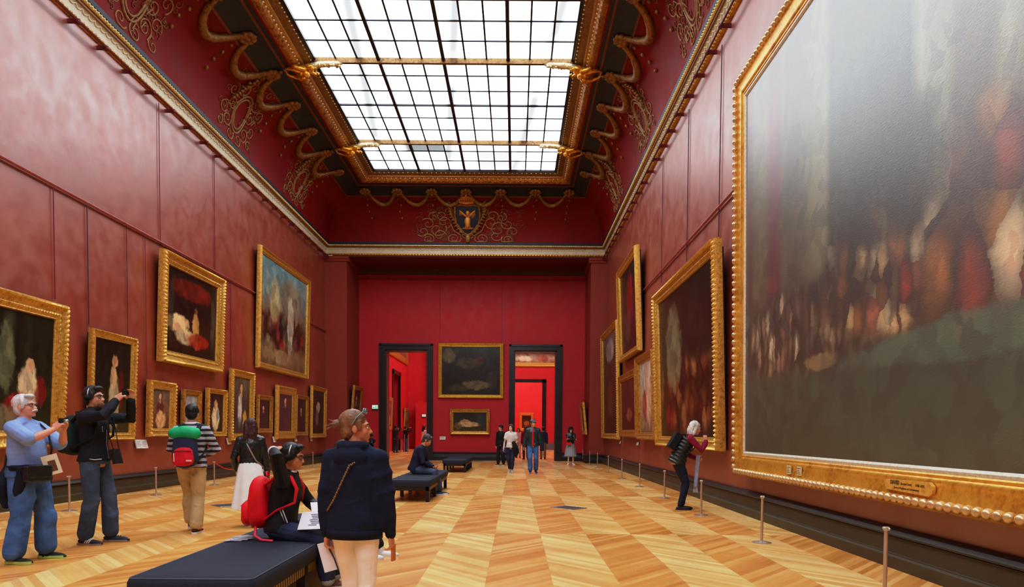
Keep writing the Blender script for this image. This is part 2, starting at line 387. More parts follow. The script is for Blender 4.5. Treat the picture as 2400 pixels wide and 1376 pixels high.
# scroll ornament painted in relief on the coves
def spiral(side,s,th,r0,turns,dirn,q,rad=.022,ph=0,kth=1/2.3,n=26,lift=.012):
    pts=[]
    for i in range(n+1):
        a=ph+dirn*2*PI*turns*i/n; r=r0*(1-i/n*.92); pts.append(covept(side,s+r*math.cos(a),max(.02,th+r*math.sin(a)*kth),lift))
    q.tube(pts,[rad*(1-.5*i/n) for i in range(n+1)],5,False)
M_scroll=mat('scroll_ochre',(146,108,64),.55,.1,.3,10)
M_scroll2=mat('scroll_dark',(124,70,42),.6,0,.3,10)
def cartouche(side,s,seed):
    q=MB(); rs=random.Random(seed)
    for rr,hh in ((.34,.24),(.42,.30)):
        q.tube([covept(side,s+rr*math.cos(2*PI*i/24),R_(27)+hh*math.sin(2*PI*i/24),.015) for i in range(25)],.03,5,False)
    for sg in (-1,1):
        for (ds,t,r,tu) in ((.52,44,.28,1.6),(.6,30,.24,1.5),(.6,15,.28,1.6),(.22,52,.22,1.4),(.28,6,.24,1.4),(.9,38,.24,1.4),(.95,22,.24,1.4),(1.0,9,.2,1.2),(.5,58,.2,1.3)):
            spiral(side,s+sg*ds,R_(t),r,tu,sg,q,.022,rs.uniform(0,6))
        for k in range(9):
            a=rs.uniform(.1,.95); t=rs.uniform(5,50)
            q.tube([covept(side,s+sg*a*.9,R_(t),.012),covept(side,s+sg*(a*.9+.08),R_(t+5),.02),covept(side,s+sg*(a*.9+.2),R_(t+4),.012)],.018,5)
    q.build('cartouche',M_scroll,ceil,True)
    q=MB(); 
    for k in range(46):
        a=rs.uniform(-1.25,1.25); t=rs.uniform(3,60); spiral(side,s+a,R_(t),rs.uniform(.08,.16),1.2,rs.choice((-1,1)),q,.014,rs.uniform(0,6),n=14)
    q.build('scroll_ornament',M_scroll2,ceil,True)
for side in 'LR':
    for k,y in enumerate(MY): cartouche(side,y+.5,k*7+(side=='L'))
# coat of arms in the middle of the end cove
sx=onY(1095,510,31.2).x
def E(dx,th,l): return covept('E',sx+dx*.84,R_(th if th<5 else 5+(th-5)*1.36),l)
arms=bpy.data.objects.new('coat_of_arms',None); COL.objects.link(arms); arms.parent=ceil
def epoly(pts,l0,l1,name,m,par):
    q=MB(); n=len(pts); c=V((sum(p[0] for p in pts)/n,sum(p[1] for p in pts)/n))
    rs=[[E(a,b,l0) for a,b in pts],[E(a,b,l1) for a,b in pts]]; q.rings(rs); return q.build(name,m,par,30)
T0=onY(1095,553,31.6); 
sh=[(-.56,37),(-.3,38.5),(0,37.5),(.3,38.5),(.56,37),(.58,28),(.5,19),(.3,13.5),(0,11),(-.3,13.5),(-.5,19),(-.58,28)]
sh=[(a,b-1) for a,b in sh]
epoly(sh,.02,.09,'shield',mat('shield_blue',(20,34,60),.5),arms)
q=MB()
q.tube([E(sh[i%12][0]*1.12,25+(sh[i%12][1]-25)*1.1,.06) for i in range(13)],.06,6,False); q.build('shield_rim',M_garl,arms,True)
q=MB(); q.ell(E(0,24,.12),(.14,.1,.36)); q.ell(E(.02,31,.14),(.08,.075,.12)); q.tube([E(.06,32,.16),E(.14,31,.16)],[.04,.012],6)
for sg in (-1,1):
    q.tube([E(sg*.02,27,.1),E(sg*.22,29.5,.1),E(sg*.40,33,.1)],[.08,.07,.02],6)
    for k in range(5): q.tube([E(sg*(.12+.06*k),28.5+k*.8,.1),E(sg*(.16+.06*k),20+k*2.0,.1)],[.035,.02],6)
    q.tube([E(sg*.09,20,.1),E(sg*.11,15.5,.1)],.045,6)
q.box(E(-.28,15,.1)-V((0,.03,.03)),E(.28,15,.1)+V((0,.03,.03))); q.build('eagle',mat('eagle_gilt',(206,134,50),.4,.3),arms,True)
q=MB(); q.tube([E(-.33,42,.08),E(0,41,.1),E(.33,42,.08)],.07,6)
for k in range(-3,4): q.tube([E(k*.1,42,.1),E(k*.115,46,.12),E(k*.04,49,.12)],[.04,.05,.03],6)
q.ell(E(0,51,.12),(.05,.05,.06)); q.build('crown',mat('crown_gilt',(196,120,40),.4,.3),arms,True)
q=MB()
for sg in (-1,1):
    for k in range(11):
        a=k/10; bx=sg*(.12+.66*math.sin(a*PI*.62)); bt=8+a*29
        for d in (-.5,.5): q.tube([E(bx,bt,.05),E(bx+sg*.13,bt+2.2+d*3,.1),E(bx+sg*.26,bt+3+d*7,.05)],[.035,.06,.012],5,flat=.6)
q.ell(E(0,5.5,.08),(.13,.08,.2)); q.build('laurel_wreath',M_garl,arms,True)
q=MB()
for sg in (-1,1):
    for (ds,t,r,tu,d) in ((.62,5.2,.36,2.2,1),(1.75,4.0,.30,2,1),(1.25,9,.3,1.3,-1),(1.35,17,.42,1.3,1),(1.05,26,.35,1.3,-1),(1.75,24,.3,1.4,1),(1.1,35,.28,1.4,1),(2.0,14,.28,1.3,-1),(1.5,33,.25,1.3,-1),(.75,41,.22,1.2,1)):
        spiral('E',sx+sg*ds,R_(t),r,tu,sg*d,q,.03,PI/2 if ds==.62 else ds*5)
    q.tube([E(sg*.10,.6,.02),E(sg*.06,4,.03),E(sg*.35,8,.03),E(sg*.75,13,.03),E(sg*.9,19,.03)],.03,5)
q.build('scrollwork',M_scroll,arms,True)
q=MB(); rs=random.Random(5)
for k in range(190):
    a=rs.gauss(0,1.25); t=rs.uniform(1,50)
    if abs(a)<.75 and t<40: continue
    if abs(a)<2.4: spiral('E',sx+a,R_(t),rs.uniform(.1,.2),1.3,rs.choice((-1,1)),q,.016,rs.uniform(0,6),n=14)
q.build('scroll_ornament',M_scroll2,arms,True)
# ------------------------------------------------------------------ skylight
t=NT('skylight_glass'); g=t.coord(); s=t.new('ShaderNodeSeparateXYZ'); t.l.new(g,s.inputs[0]); x,y=s.outputs[0],s.outputs[1]
def ellm(cx,cy,rx,ry):
    a=t.math('DIVIDE',t.math('SUBTRACT',x,cx),rx); b=t.math('DIVIDE',t.math('SUBTRACT',y,cy),ry)
    return t.smooth(t.math('MAXIMUM',t.math('ABSOLUTE',a),t.math('ABSOLUTE',b)),.75,1.15,1,0)
wv=t.math('SINE',t.math('ADD',t.math('MULTIPLY',t.math('ADD',x,t.math('MULTIPLY',y,.11)),2.35),.6))
streak=t.math('MULTIPLY',t.smooth(wv,.90,1,0,1),t.smooth(t.noise(g,.35,2),.36,.56,0,.93))
dk=t.math('MAXIMUM',ellm(-3.45,26.9,.85,.42),t.math('MULTIPLY',ellm(-.9,28.0,.75,.9),.75)); 
em=t.math('SUBTRACT',1.0,t.math('MULTIPLY',dk,.93)); em=t.math('MULTIPLY',em,t.math('SUBTRACT',1.0,t.math('MULTIPLY',streak,.90)))
t.set(Base_Color=(0,0,0,1),Roughness=.4,Emission_Color=(.88,.95,1,1)); t.b.inputs['Specular IOR Level'].default_value=0
GLOW=5.2
t.put(t.b.inputs['Emission Strength'],t.math('MULTIPLY',em,GLOW))
sky=struct(MB().add([(GX0,YN,GZ+.03),(GX1,YN,GZ+.03),(GX1,GY,GZ+.03),(GX0,GY,GZ+.03)],[(0,1,2,3)]).build('window_1',t.m))
M_bar=mat('glazing_bar_navy',(20,20,34),.5)
q=MB(); qm=MB()
pw=(GX1-GX0)/12
for k in range(13):
    X=GX0+pw*k; hw=.05 if k%3==0 else .026; q.box((X-hw,YN,GZ-(.05 if k%3==0 else .0)),(X+hw,GY,GZ+.028))
k=0
while GY-.943*k>YN+.2:
    Y=GY-.943*k; mid=(k%6==0); hw=.023 if not mid else .036
    if k%6==3: qm.box((GX0,Y-.05,GZ-.12),(GX1,Y+.05,GZ+.027))
    else: q.box((GX0,Y-hw,GZ-(.02 if mid else 0)),(GX1,Y+hw,GZ+.027))
    k+=1
q.build('glazing_bars',M_bar,sky); qm.build('main_beams',gold('beam_gilt_dark',(120,84,40),(44,28,18),.4,.4),sky)
# gilded skylight frame
fr=[(0,GZ+.05),(0,GZ-.05),(-.03,GZ-.075),(-.05,GZ-.06)]
q=MB(); usweep(fr,GX0,GX1,GY,q); q.build('skylight_edge',mat('frame_edge_brown',(58,40,30),.4,.2),sky,30)
def usw(prof,name,m,wav=None):
    rs=[]
    for o,z in prof:
        pts=upath(-o,-o,-o,GX0,GX1,GY); out=[]
        for i in range(3):
            K=(520,110,520)[i]
            for j in range(K):
                u=j/K
                if i==0: u=1-(1-u)**1.0
                out.append(pts[i].lerp(pts[i+1],u))
        out.append(pts[-1])
        rs.append([V((p.x,p.y,z)) for p in out])
    if wav:
        for ri,(amp,per,ph) in wav.items():
            for j,p in enumerate(rs[ri]): p.z-=amp*(.5+.5*math.sin((p.x+p.y)*2*PI/per+ph))
    q=MB(); q.rings(rs,close=False,cap=False); return q.build(name,m,sky,30)
usw([(.05,GZ-.06),(.07,GZ-.09),(.09,GZ-.07),(.15,GZ-.09),(.21,GZ-.11),(.26,GZ-.12),(.28,GZ-.12)],'leaf_band',gold('leaf_band_gilt',(150,112,66),(64,42,26),.4,.4,40,1.2,22),{3:(.03,.19,0),4:(.03,.19,2)})
usw([(.28,GZ-.12),(.29,GZ-.16),(.32,GZ-.17),(.34,GZ-.15),(.37,GZ-.165),(.39,GZ-.17)],'gilt_fillet',gold('fillet_gilt',(206,166,104),(150,104,52),.3,.5))
usw([(.39,GZ-.17),(.42,GZ-.22),(.46,GZ-.26),(.51,GZ-.285),(.56,GZ-.29),(.59,GZ-.30),(.60,GZ-.315),(.62,GZ-.29)],'acanthus_torus',M_goldc,{1:(.02,.24,0),2:(.05,.24,.6),3:(.05,.24,1.2),4:(.03,.24,1.8)})
# pearl dots
q=MB()
for o,z,r in ((.075,GZ-.085,.02),(.40,GZ-.20,.026)):
    pts=upath(-o,-o,-o,GX0,GX1,GY)
    for i in range(3):
        L=(pts[i+1]-pts[i]).length; K=int(L/.19)
        for j in range(K):
            p=pts[i].lerp(pts[i+1],(j+.5)/K)
            if p.y>12: q.ell((p.x,p.y,z),(r*1.5,r*1.5,r),n=6,m=4)
q.build('pearls',mat('pearl_gilt',(238,214,160),.3,.3),sky,True)
# gilded consoles at the main beams
def console(sg,y):
    X=GX0-.32 if sg<0 else GX1+.32; q=MB(); z=GZ-.32
    def p(a,b,c): return (X-sg*a,y+b,z+c)   # a towards the glass
    q.ell(p(0,0,-.02),(.17,.16,.15)); q.ell(p(.10,-.05,-.13),(.10,.10,.10)); q.ell(p(.16,0,.06),(.16,.13,.12))
    for b in (-1,1):
        pts=[p(.05,b*.06,-.1),p(-.08,b*.2,-.12),p(-.25,b*.26,-.1),p(-.42,b*.2,-.06),p(-.5,b*.1,-.05),p(-.47,b*.02,-.06)]
        q.tube(pts,[.05,.05,.045,.035,.03,.02],7)
        q.tube([p(.1,b*.12,-.05),p(.0,b*.3,-.1),p(-.12,b*.42,-.1),p(-.2,b*.36,-.08),p(-.15,b*.3,-.06)],[.05,.05,.04,.03,.02],7)
        q.tube([p(.2,b*.1,0),p(.32,b*.22,-.03),p(.40,b*.14,-.02),p(.34,b*.07,-.02)],[.05,.045,.035,.02],7)
        q.ell(p(-.03,b*.11,-.16),(.06,.06,.05),n=8,m=6)
    q.build('lion_head_console',gold('console_gilt',(236,168,52),(120,62,14),.28,.6,18,.7),ceil,True)
    q=MB(); pts=[p(.25,0,.10),p(.45,0,.16),p(.7,0,.18),p(1.0,0,.19),p(1.12,0,.20)]; q.tube(pts,[.10,.085,.08,.075,.03],9)
    for k in range(9): q.ell(p(.4+.08*k,random.uniform(-.05,.05),.13),(.05,.05,.05),n=6,m=4)
    q.build('acanthus_sleeve',gold('sleeve_gilt',(206,186,140),(80,56,34),.35,.5,24,1),ceil,True)
    q=MB(); side='L' if sg<0 else 'R'
    for k in range(16):
        th=R_(80-3.2*k); c=covept(side,y-.05+random.uniform(-.07,.07)-.015*k,th,.09); q.ell(c,(.055,.06,.045),n=6,m=4)
        c=covept(side,y+random.uniform(-.12,.12)-.015*k,th,.05); q.tube([c,c+V((random.uniform(-.08,.08),random.uniform(-.12,.12),-.05))],[.03,.01],5)
    q.build('leaf_pendant',M_garl,ceil,True)
for y in MY:
    if y>14: console(-1,y); console(1,y)
# ================================================================== rooms beyond the doors
M_room=wall_mat('room_red',(206,30,44),(222,44,56),.55,.4); M_room2=wall_mat('far_room_red',(214,44,48),(226,58,58),.55,.4)
Y2=57.0; Y3=76.0
struct(MB().box((-12,YR,-.2),(8,82,0)).build('floor_beyond',M_floor))
struct(MB().box((-9.0,YR+WT,0),(-8.6,49.6,12)).box((-9.0,52.6,0),(-8.6,Y2,12)).box((-9.0,49.6,5.6),(-8.6,52.6,12)).build('wall_beyond_left',M_room))
struct(MB().box((5.2,YR+WT,0),(5.6,Y2,12)).build('wall_beyond_right',M_room))
i0=onY(1192,900,Y2).x; i1=onY(1280,900,Y2).x; io0=i0-.35; io1=i1
ix0=i0; ix1=onY(1271,900,Y2).x; iz=onY(1240,889,Y2).z
struct(MB().box((-9,Y2,0),(ix0,Y2+.6,12)).box((ix1,Y2,0),(5.6,Y2+.6,12)).box((ix0,Y2,iz-.25),(ix1,Y2+.6,12)).build('wall_beyond_end',M_room))
struct(MB().box((ix1,Y2-.1,0),(i1,Y2,iz)).box((ix0-.3,Y2-.1,0),(ix0,Y2,iz)).box((ix0-.3,Y2-.1,iz-.25),(i1,Y2,iz)).build('door_3',M_dark))
struct(MB().box((-9.0,YR+WT,12),(5.6,Y2+.6,12.3)).build('ceiling_beyond',M_cream))
struct(MB().box((-8.62,49.4,0),(-8.52,49.8,5.75)).box((-8.62,52.4,0),(-8.52,52.8,5.75)).box((-8.62,49.4,5.45),(-8.52,52.8,5.75)).build('door_4',M_dark))
struct(MB().box((-9.2,49.4,0),(-9.02,52.8,5.7)).build('door_4_shade_panel',mat('painted_shade',(10,11,10),.6)))  # near-black slab stands in for the shade inside the opening
struct(MB().box((i1+.05,Y2-.12,0),(5.2,Y2,.55)).build('baseboard_beyond',mat('grey_plinth',(104,104,112),.5)))
# projecting red block seen through the left door
bx=[onY(974,900,55.5).x,onY(1006,900,55.5).x]
struct(MB().box((bx[0],55.5,0),(bx[1]+.6,Y2,onY(990,943,55.5).z)).build('wall_beyond_block',M_room))
struct(MB().box((bx[0]+.75,56.6,0),(bx[0]+1.05,Y2-.02,12)).build('wall_beyond_pier',M_room))
# far room
struct(MB().box((-3,Y3,0),(5,Y3+.3,12)).build('wall_far_end',M_room2)); struct(MB().box((-3.3,Y2+.6,0),(-3,Y3,12)).build('wall_far_left',M_room2))
struct(MB().box((2.9,Y2+.6,0),(3.2,62,12)).box((2.9,64.5,0),(3.2,Y3,12)).box((2.9,62,4.6),(3.2,64.5,12)).build('wall_far_right',M_room2)); struct(MB().box((-3.3,Y2+.6,12),(3.2,Y3+.3,12.3)).build('ceiling_far',M_cream))
t=NT('bright_window'); t.set(Base_Color=(.8,.85,.95,1),Emission_Color=(.75,.82,1,1),Emission_Strength=2.2); M_win=t.m
struct(MB().box((3.2,62,0),(3.25,64.5,4.6)).build('window_2',M_win))
q=MB(); X=5.18; q.box((X-.02,51.2,.9),(X+.03,52.4,4.3)); struct(q.build('window_3',M_win))
def area(name,loc,sx,sy,e,c=(1,.97,.93),rot=(0,0,0)):
    l=bpy.data.lights.new(name,'AREA'); l.shape='RECTANGLE'; l.size=sx; l.size_y=sy; l.energy=e; l.color=c
    o=bpy.data.objects.new(name,l); COL.objects.link(o); o.location=loc; o.rotation_euler=rot; return o
area('fill_light_beyond',(-1.5,46,11.9),9,18,1150); area('fill_light_far',(0,67,11.9),5,14,1100)  # unseen area lamps added to light the rooms beyond
# ================================================================== picture frames
def frame_mesh(w,h,prof,seg=0,wave=None):
    """mitred moulding round a w x h rectangle (x,z); prof = (inset, depth towards the viewer)"""
    rs=[]
    for pi,(i,d) in enumerate(prof):
        cs=[(i,i),(w-i,i),(w-i,h-i),(i,h-i)]; ring=[]
        for k in range(4):
            a=cs[k]; b=cs[(k+1)%4]; L=(w,h,w,h)[k]; n=max(1,int(L/seg)) if seg else 1
            for j in range(n):
                u=j/n; dd=d
                if wave and pi in wave and 0<j: amp,per=wave[pi]; dd=d+amp*(.5+.5*math.cos(2*PI*u*L/per))-amp*.5
                ring.append((a[0]+(b[0]-a[0])*u-w/2,-dd,a[1]+(b[1]-a[1])*u))
        rs.append(ring)
    q=MB(); q.rings(rs,cap=False); return q
def art(name,ramp,blobs=(),axis='v',mott=.35,mscale=5,rough=.42,warp=.05,cells=None,wv=(1,1),stripes=None,spec=.5,aniso=0,bumpk=.1,cellk=(15,11),gain=1.35):
    """a painted canvas: soft colour fields, mottling and rounded patches of paint"""
    t=NT(name); uv=t.coord('UV'); rough=max(.12,rough-.12)
    nz=t.new('ShaderNodeTexNoise'); nz.inputs['Scale'].default_value=6; nz.inputs['Detail'].default_value=4; t.l.new(uv,nz.inputs['Vector'])
    vm=t.new('ShaderNodeVectorMath',operation='MULTIPLY_ADD'); t.l.new(nz.outputs['Color'],vm.inputs[0]); vm.inputs[1].default_value=(warp*2.6,)*3; nz.inputs['Roughness'].default_value=.72; nz.inputs['Detail'].default_value=6
    ad=t.new('ShaderNodeVectorMath',operation='ADD'); t.l.new(uv,ad.inputs[0]); ad.inputs[1].default_value=(-warp*1.3,-warp*1.3,0); t.l.new(ad.outputs[0],vm.inputs[2])
    s=t.new('ShaderNodeSeparateXYZ'); t.l.new(vm.outputs[0],s.inputs[0]); u,v=s.outputs[0],s.outputs[1]
    c=t.ramp(v if axis=='v' else u,ramp)
    if stripes:                                  # (ramp over u, vlow, vhigh, amount)
        s2=t.new('ShaderNodeSeparateXYZ'); t.l.new(uv,s2.inputs[0])
        sc=t.ramp(t.math('ADD',t.math('MULTIPLY',u,.25),t.math('MULTIPLY',s2.outputs[0],.75)),stripes[0]); m=t.smooth(v,stripes[1]-.03,stripes[1]+.03)
        c=t.mix(t.math('MULTIPLY',m,stripes[3]),c,sc)
    brush=t.noise(t.scale(uv,(13,8,1)),1.0,6,.7)
    def mask(b):
        u0,v0,ru,rv=b[:4]; a=t.math('DIVIDE',t.math('SUBTRACT',u,u0),ru); e=t.math('DIVIDE',t.math('SUBTRACT',v,v0),rv)
        d=t.math('ADD',t.math('MULTIPLY',a,a),t.math('MULTIPLY',e,e)); d=t.math('ADD',d,t.math('MULTIPLY',t.math('SUBTRACT',brush,.5),1.5)); return t.smooth(d,.5,1.25,1,0)
    if cells:
        for (su,sv,b,rp) in cells:
            mp=t.scale(vm.outputs[0],(su,sv,1)); vo=t.new('ShaderNodeTexVoronoi'); t.l.new(mp,vo.inputs['Vector']); vo.inputs['Scale'].default_value=1
            sp=t.new('ShaderNodeSeparateColor'); t.l.new(vo.outputs['Color'],sp.inputs[0])
            cc=t.ramp(sp.outputs[0],rp); cc=t.mix(t.smooth(vo.outputs['Distance'],.15,.75,0,.85),cc,lin((24,18,14)))
            c=t.mix(mask(b),c,cc)
    for b in blobs: c=t.mix(t.math('MULTIPLY',mask(b),b[5] if len(b)>5 else .9),c,lin(b[4]))
    vo=t.new('ShaderNodeTexVoronoi'); vo.inputs['Scale'].default_value=1; t.l.new(t.scale(vm.outputs[0],(cellk[0],cellk[1],1)),vo.inputs['Vector']); sp=t.new('ShaderNodeSeparateColor'); t.l.new(vo.outputs['Color'],sp.inputs[0])
    c=t.mix(.5,c,t.ramp(sp.outputs[0],[(0,(60,56,50)),(1,(200,194,180))]),'OVERLAY')
    n=t.noise(t.scale(uv,(wv[0],wv[1],1)),mscale,5,.65); c=t.mix(mott,c,t.ramp(n,[(.25,(10,8,6)),(.75,(235,225,205))]),'OVERLAY')
    gn=t.new('ShaderNodeVectorMath',operation='SCALE'); t.l.new(c,gn.inputs[0]); gn.inputs[3].default_value=gain; c=gn.outputs[0]
    t.put(t.b.inputs['Base Color'],c); t.set(Roughness=rough); t.b.inputs['Specular IOR Level'].default_value=spec; t.b.inputs['IOR'].default_value=2.0 if spec>1 else 1.5
    if aniso: t.b.inputs['Anisotropic'].default_value=aniso
    t.bump(t.noise(t.scale(uv,(60,90,1)) if bumpk<.3 else t.scale(uv,(5,60,1)),4,3),bumpk,.01); return t.m
ROT={'L':PI/2,'R':-PI/2,'E':0}
def plain_prof(fw,t): return [(0,0),(0,t*.55),(fw*.06,t*.75),(fw*.14,t),(fw*.24,t*.98),(fw*.30,t*.86),(fw*.62,t*.66),(fw*.70,t*.72),(fw*.78,t*.66),(fw*.86,t*.50),(fw*.94,t*.54),(fw,t*.40),(fw,t*.25)]
def ornate_prof(fw,t): return [(0,0),(0,t*.5),(fw*.05,t*.82),(fw*.12,t),(fw*.2,t*1.02),(fw*.27,t*.9),(fw*.32,t*.76),(fw*.60,t*.60),(fw*.66,t*.68),(fw*.72,t*.68),(fw*.78,t*.58),(fw*.9,t*.5),(fw*.95,t*.54),(fw,t*.40),(fw,t*.25)]
def picture(side,c,fw,t,m_art,label,gm=None,ornate=False,ob=.06,ot=.22,plaque=None,inner=None,beads=0,wall=None,name='framed_painting'):
    """c = (left x, top y, bottom y, right x, top y, bottom y) of the frame as measured"""
    W=wall if wall is not None else {'L':XL,'R':XR,'E':YR}[side]
    if isinstance(c[0],V): BL,BR,TL,TR=c
    else:
        sgn={'L':1,'R':-1,'E':-1}[side]; f=onX if side in 'LR' else onY
        off_t=W+sgn*(ot+t); off_b=W+sgn*(ob+t)
        TL=f(c[0],c[1],off_t); TR=f(c[3],c[4],off_t); BL=f(c[0],c[2],off_b); BR=f(c[3],c[5],off_b)
    if side=='E': w_=(abs(TR.x-TL.x)+abs(BR.x-BL.x))/2; h=((TL.z+TR.z)-(BL.z+BR.z))/2; mid=(TL.x+TR.x+BL.x+BR.x)/4; loc=(mid,W-ob,(BL.z+BR.z)/2)
    else:
        w_=(abs(TR.y-TL.y)+abs(BR.y-BL.y))/2; h=((TL.z+TR.z)-(BL.z+BR.z))/2; mid=(TL.y+TR.y+BL.y+BR.y)/4
        loc=(W+(ob if side=='L' else -ob),mid,(BL.z+BR.z)/2)
    r=thing(name,label,'painting',loc,ROT[side]); tilt=math.asin(min(.3,(ot-ob)/h)); r.rotation_euler=(M.Rotation(ROT[side],3,'Z')@M.Rotation(tilt,3,'X')).to_euler()
    gm=gm or M_gold; pr=ornate_prof(fw,t) if ornate else plain_prof(fw,t)
    sg=.03 if ornate and w_<6 else (.05 if ornate else 0)
    per=max(.09,fw*.3)
    fm=frame_mesh(w_,h,pr,sg,{2:(t*.12,per),3:(t*.22,per),4:(t*.22,per),5:(t*.12,per),8:(t*.1,per*.5),9:(t*.1,per*.5)} if ornate else None)
    fm.build('frame',gm,r,35)
    # hanging block behind the frame reaching the wall
    back=MB(); back.box((-w_/2+fw*.3,0,h*.04),(w_/2-fw*.3,.05,h*.96)); 
    back.build('backing_board',M_black,r)
    cv=MB(); a=fw*.97; cv.add([(-w_/2+a,-t*.3,a),(w_/2-a,-t*.3,a),(w_/2-a,-t*.3,h-a),(-w_/2+a,-t*.3,h-a)],[(0,1,2,3)])
    me=cv.mesh('canvas'); uvl=me.uv_layers.new(name='uv')
    for lp in me.loops:
        co_=me.vertices[lp.vertex_index].co; uvl.data[lp.index].uv=((co_.x+w_/2-a)/(w_-2*a),(co_.z-a)/(h-2*a))
    link('canvas',me,m_art,r)
    if inner:
        i=MB(); pr2=[(fw*.97,t*.3),(fw*.97,t*.45),(fw+inner*.5,t*.5),(fw+inner,t*.36),(fw+inner,t*.29)]; frame_mesh(w_,h,pr2).build('slip',mat('frame_slip',(206,196,176),.4,.1,.2,30,.4,60),r)
    if beads:
        b=MB(); 
        for k in range(4):
            L=(w_,h,w_,h)[k]; n=int((L-fw*.4)/beads)
            for j in range(n):
                u=fw*.22+(L-fw*.44)*(j+.5)/n; o=fw*.2
                x,z=((u,o),(w_-o,u),(w_-u,h-o),(o,h-u))[k]; rr=(beads*.40,.05,fw*.13) if k%2==0 else (fw*.13,.05,beads*.40)
                b.ell((x-w_/2,-t*.93,z),rr,n=8,m=6)
        b.build('beading',mat('bead_silver_gilt',(208,176,128),.26,.55,.25,12),r,True)
    return r,w_,h
# dark generic portrait palettes
DK=[(0,(30,24,18)),(.5,(22,20,18)),(1,(14,14,14))]
def portrait(n,bg,coat,face=(214,170,136),fu=.48,fv=.78,skirt=None,extra=()):
    b=[(fu,.42,.24,.36,coat,.95)]
    if skirt: b.append((fu+.05,.22,.3,.24,skirt,.9))
    b+=list(extra); b.append((fu,fv,.085,.075,face,.9)); b.append((fu,fv-.12,.07,.06,face,.55)); return art(n,bg,b,mott=.3)
a_forest=art('canvas_forest',[(0,(30,34,18)),(.35,(34,36,20)),(.6,(22,26,16)),(1,(30,34,24))],[(.28,.62,.12,.3,(120,126,100),.5),(.62,.36,.16,.22,(206,190,160),.85),(.5,.2,.25,.12,(150,20,32),.9),(.3,.1,.2,.12,(120,112,92),.8),(.82,.34,.1,.14,(120,16,26),.85),(.64,.56,.06,.06,(206,170,136),.9)],stripes=([(0,(20,22,14)),(.12,(60,64,44)),(.2,(24,24,16)),(.34,(70,74,54)),(.42,(20,20,14)),(.6,(38,42,26)),(.68,(16,18,12)),(.85,(34,38,24)),(1,(16,18,12))],.5,1,.7),mott=.35)
a_lady=art('canvas_grey_lady',[(0,(64,58,30)),(.25,(44,44,24)),(.5,(26,28,20)),(1,(20,22,18))],[(.55,.33,.15,.33,(172,158,128),.9),(.52,.6,.11,.12,(198,164,130),.9),(.56,.78,.08,.07,(190,146,112),.9),(.74,.5,.08,.22,(110,22,26),.6)])
a_bed=art('canvas_dark_interior',[(0,(36,26,18)),(.25,(48,30,18)),(.5,(28,20,14)),(1,(24,20,18))],[(.5,.8,.42,.13,(110,30,20),.8),(.22,.36,.2,.12,(222,196,150),.9),(.35,.22,.2,.1,(196,176,140),.85),(.56,.34,.07,.24,(196,150,92),.85),(.62,.2,.24,.1,(156,40,22),.85),(.08,.5,.05,.4,(60,52,40),.7),(.92,.5,.05,.36,(86,80,66),.6)])
a_temple=art('canvas_crowd_sky',[(0,(110,92,66)),(.14,(128,108,78)),(.3,(84,64,44)),(.55,(110,104,84)),(.68,(120,138,136)),(1,(104,140,152))],[(.28,.64,.1,.22,(176,164,120),.7),(.62,.72,.26,.2,(124,118,98),.85),(.62,.45,.07,.3,(188,182,168),.8),(.4,.1,.2,.07,(150,130,96),.8)],cells=[(13,6,(.5,.36,.6,.2),[(0,(40,28,22)),(.25,(96,54,34)),(.45,(150,108,66)),(.6,(58,76,88)),(.75,(150,34,34)),(.9,(190,172,140)),(1,(40,80,50))])])
a_p1=portrait('canvas_seated_man',[(0,(90,52,38)),(.5,(120,84,70)),(1,(96,92,86))],(92,46,44),fu=.45,fv=.82,skirt=(206,168,120))
a_p2=portrait('canvas_pale_portrait',[(0,(160,156,150)),(1,(150,156,166))],(196,190,180),fv=.66)
a_p3=art('canvas_oval_lady',[(0,(40,30,20)),(1,(34,26,20))],[(.5,.48,.42,.46,(46,34,26),.9),(.5,.36,.27,.34,(216,200,168),.95),(.62,.42,.1,.16,(110,134,150),.8),(.5,.72,.13,.12,(208,166,130),.9)])
a_p4=portrait('canvas_white_robe',[(0,(70,52,26)),(.4,(52,44,34)),(1,(92,88,72))],(60,58,66),fu=.5,fv=.8,extra=[(.42,.45,.12,.3,(206,204,198),.85),(.72,.25,.13,.18,(196,156,60),.8),(.4,.2,.1,.12,(60,84,120),.7)])
a_p5=portrait('canvas_dark_portrait',DK,(24,22,24),fu=.42,fv=.72); a_p6=portrait('canvas_black_figure',[(0,(60,26,18)),(.4,(40,24,20)),(1,(44,34,28))],(26,18,20),fu=.5,fv=.82,extra=[(.5,.2,.22,.18,(80,18,22),.7)])
a_p7=portrait('canvas_small_dark',DK,(34,22,20),fv=.66); a_p8=art('canvas_dark_rearing',[(0,(36,28,24)),(1,(30,26,26))],[(.5,.62,.16,.13,(196,180,160),.85),(.42,.38,.12,.2,(120,104,90),.7)])
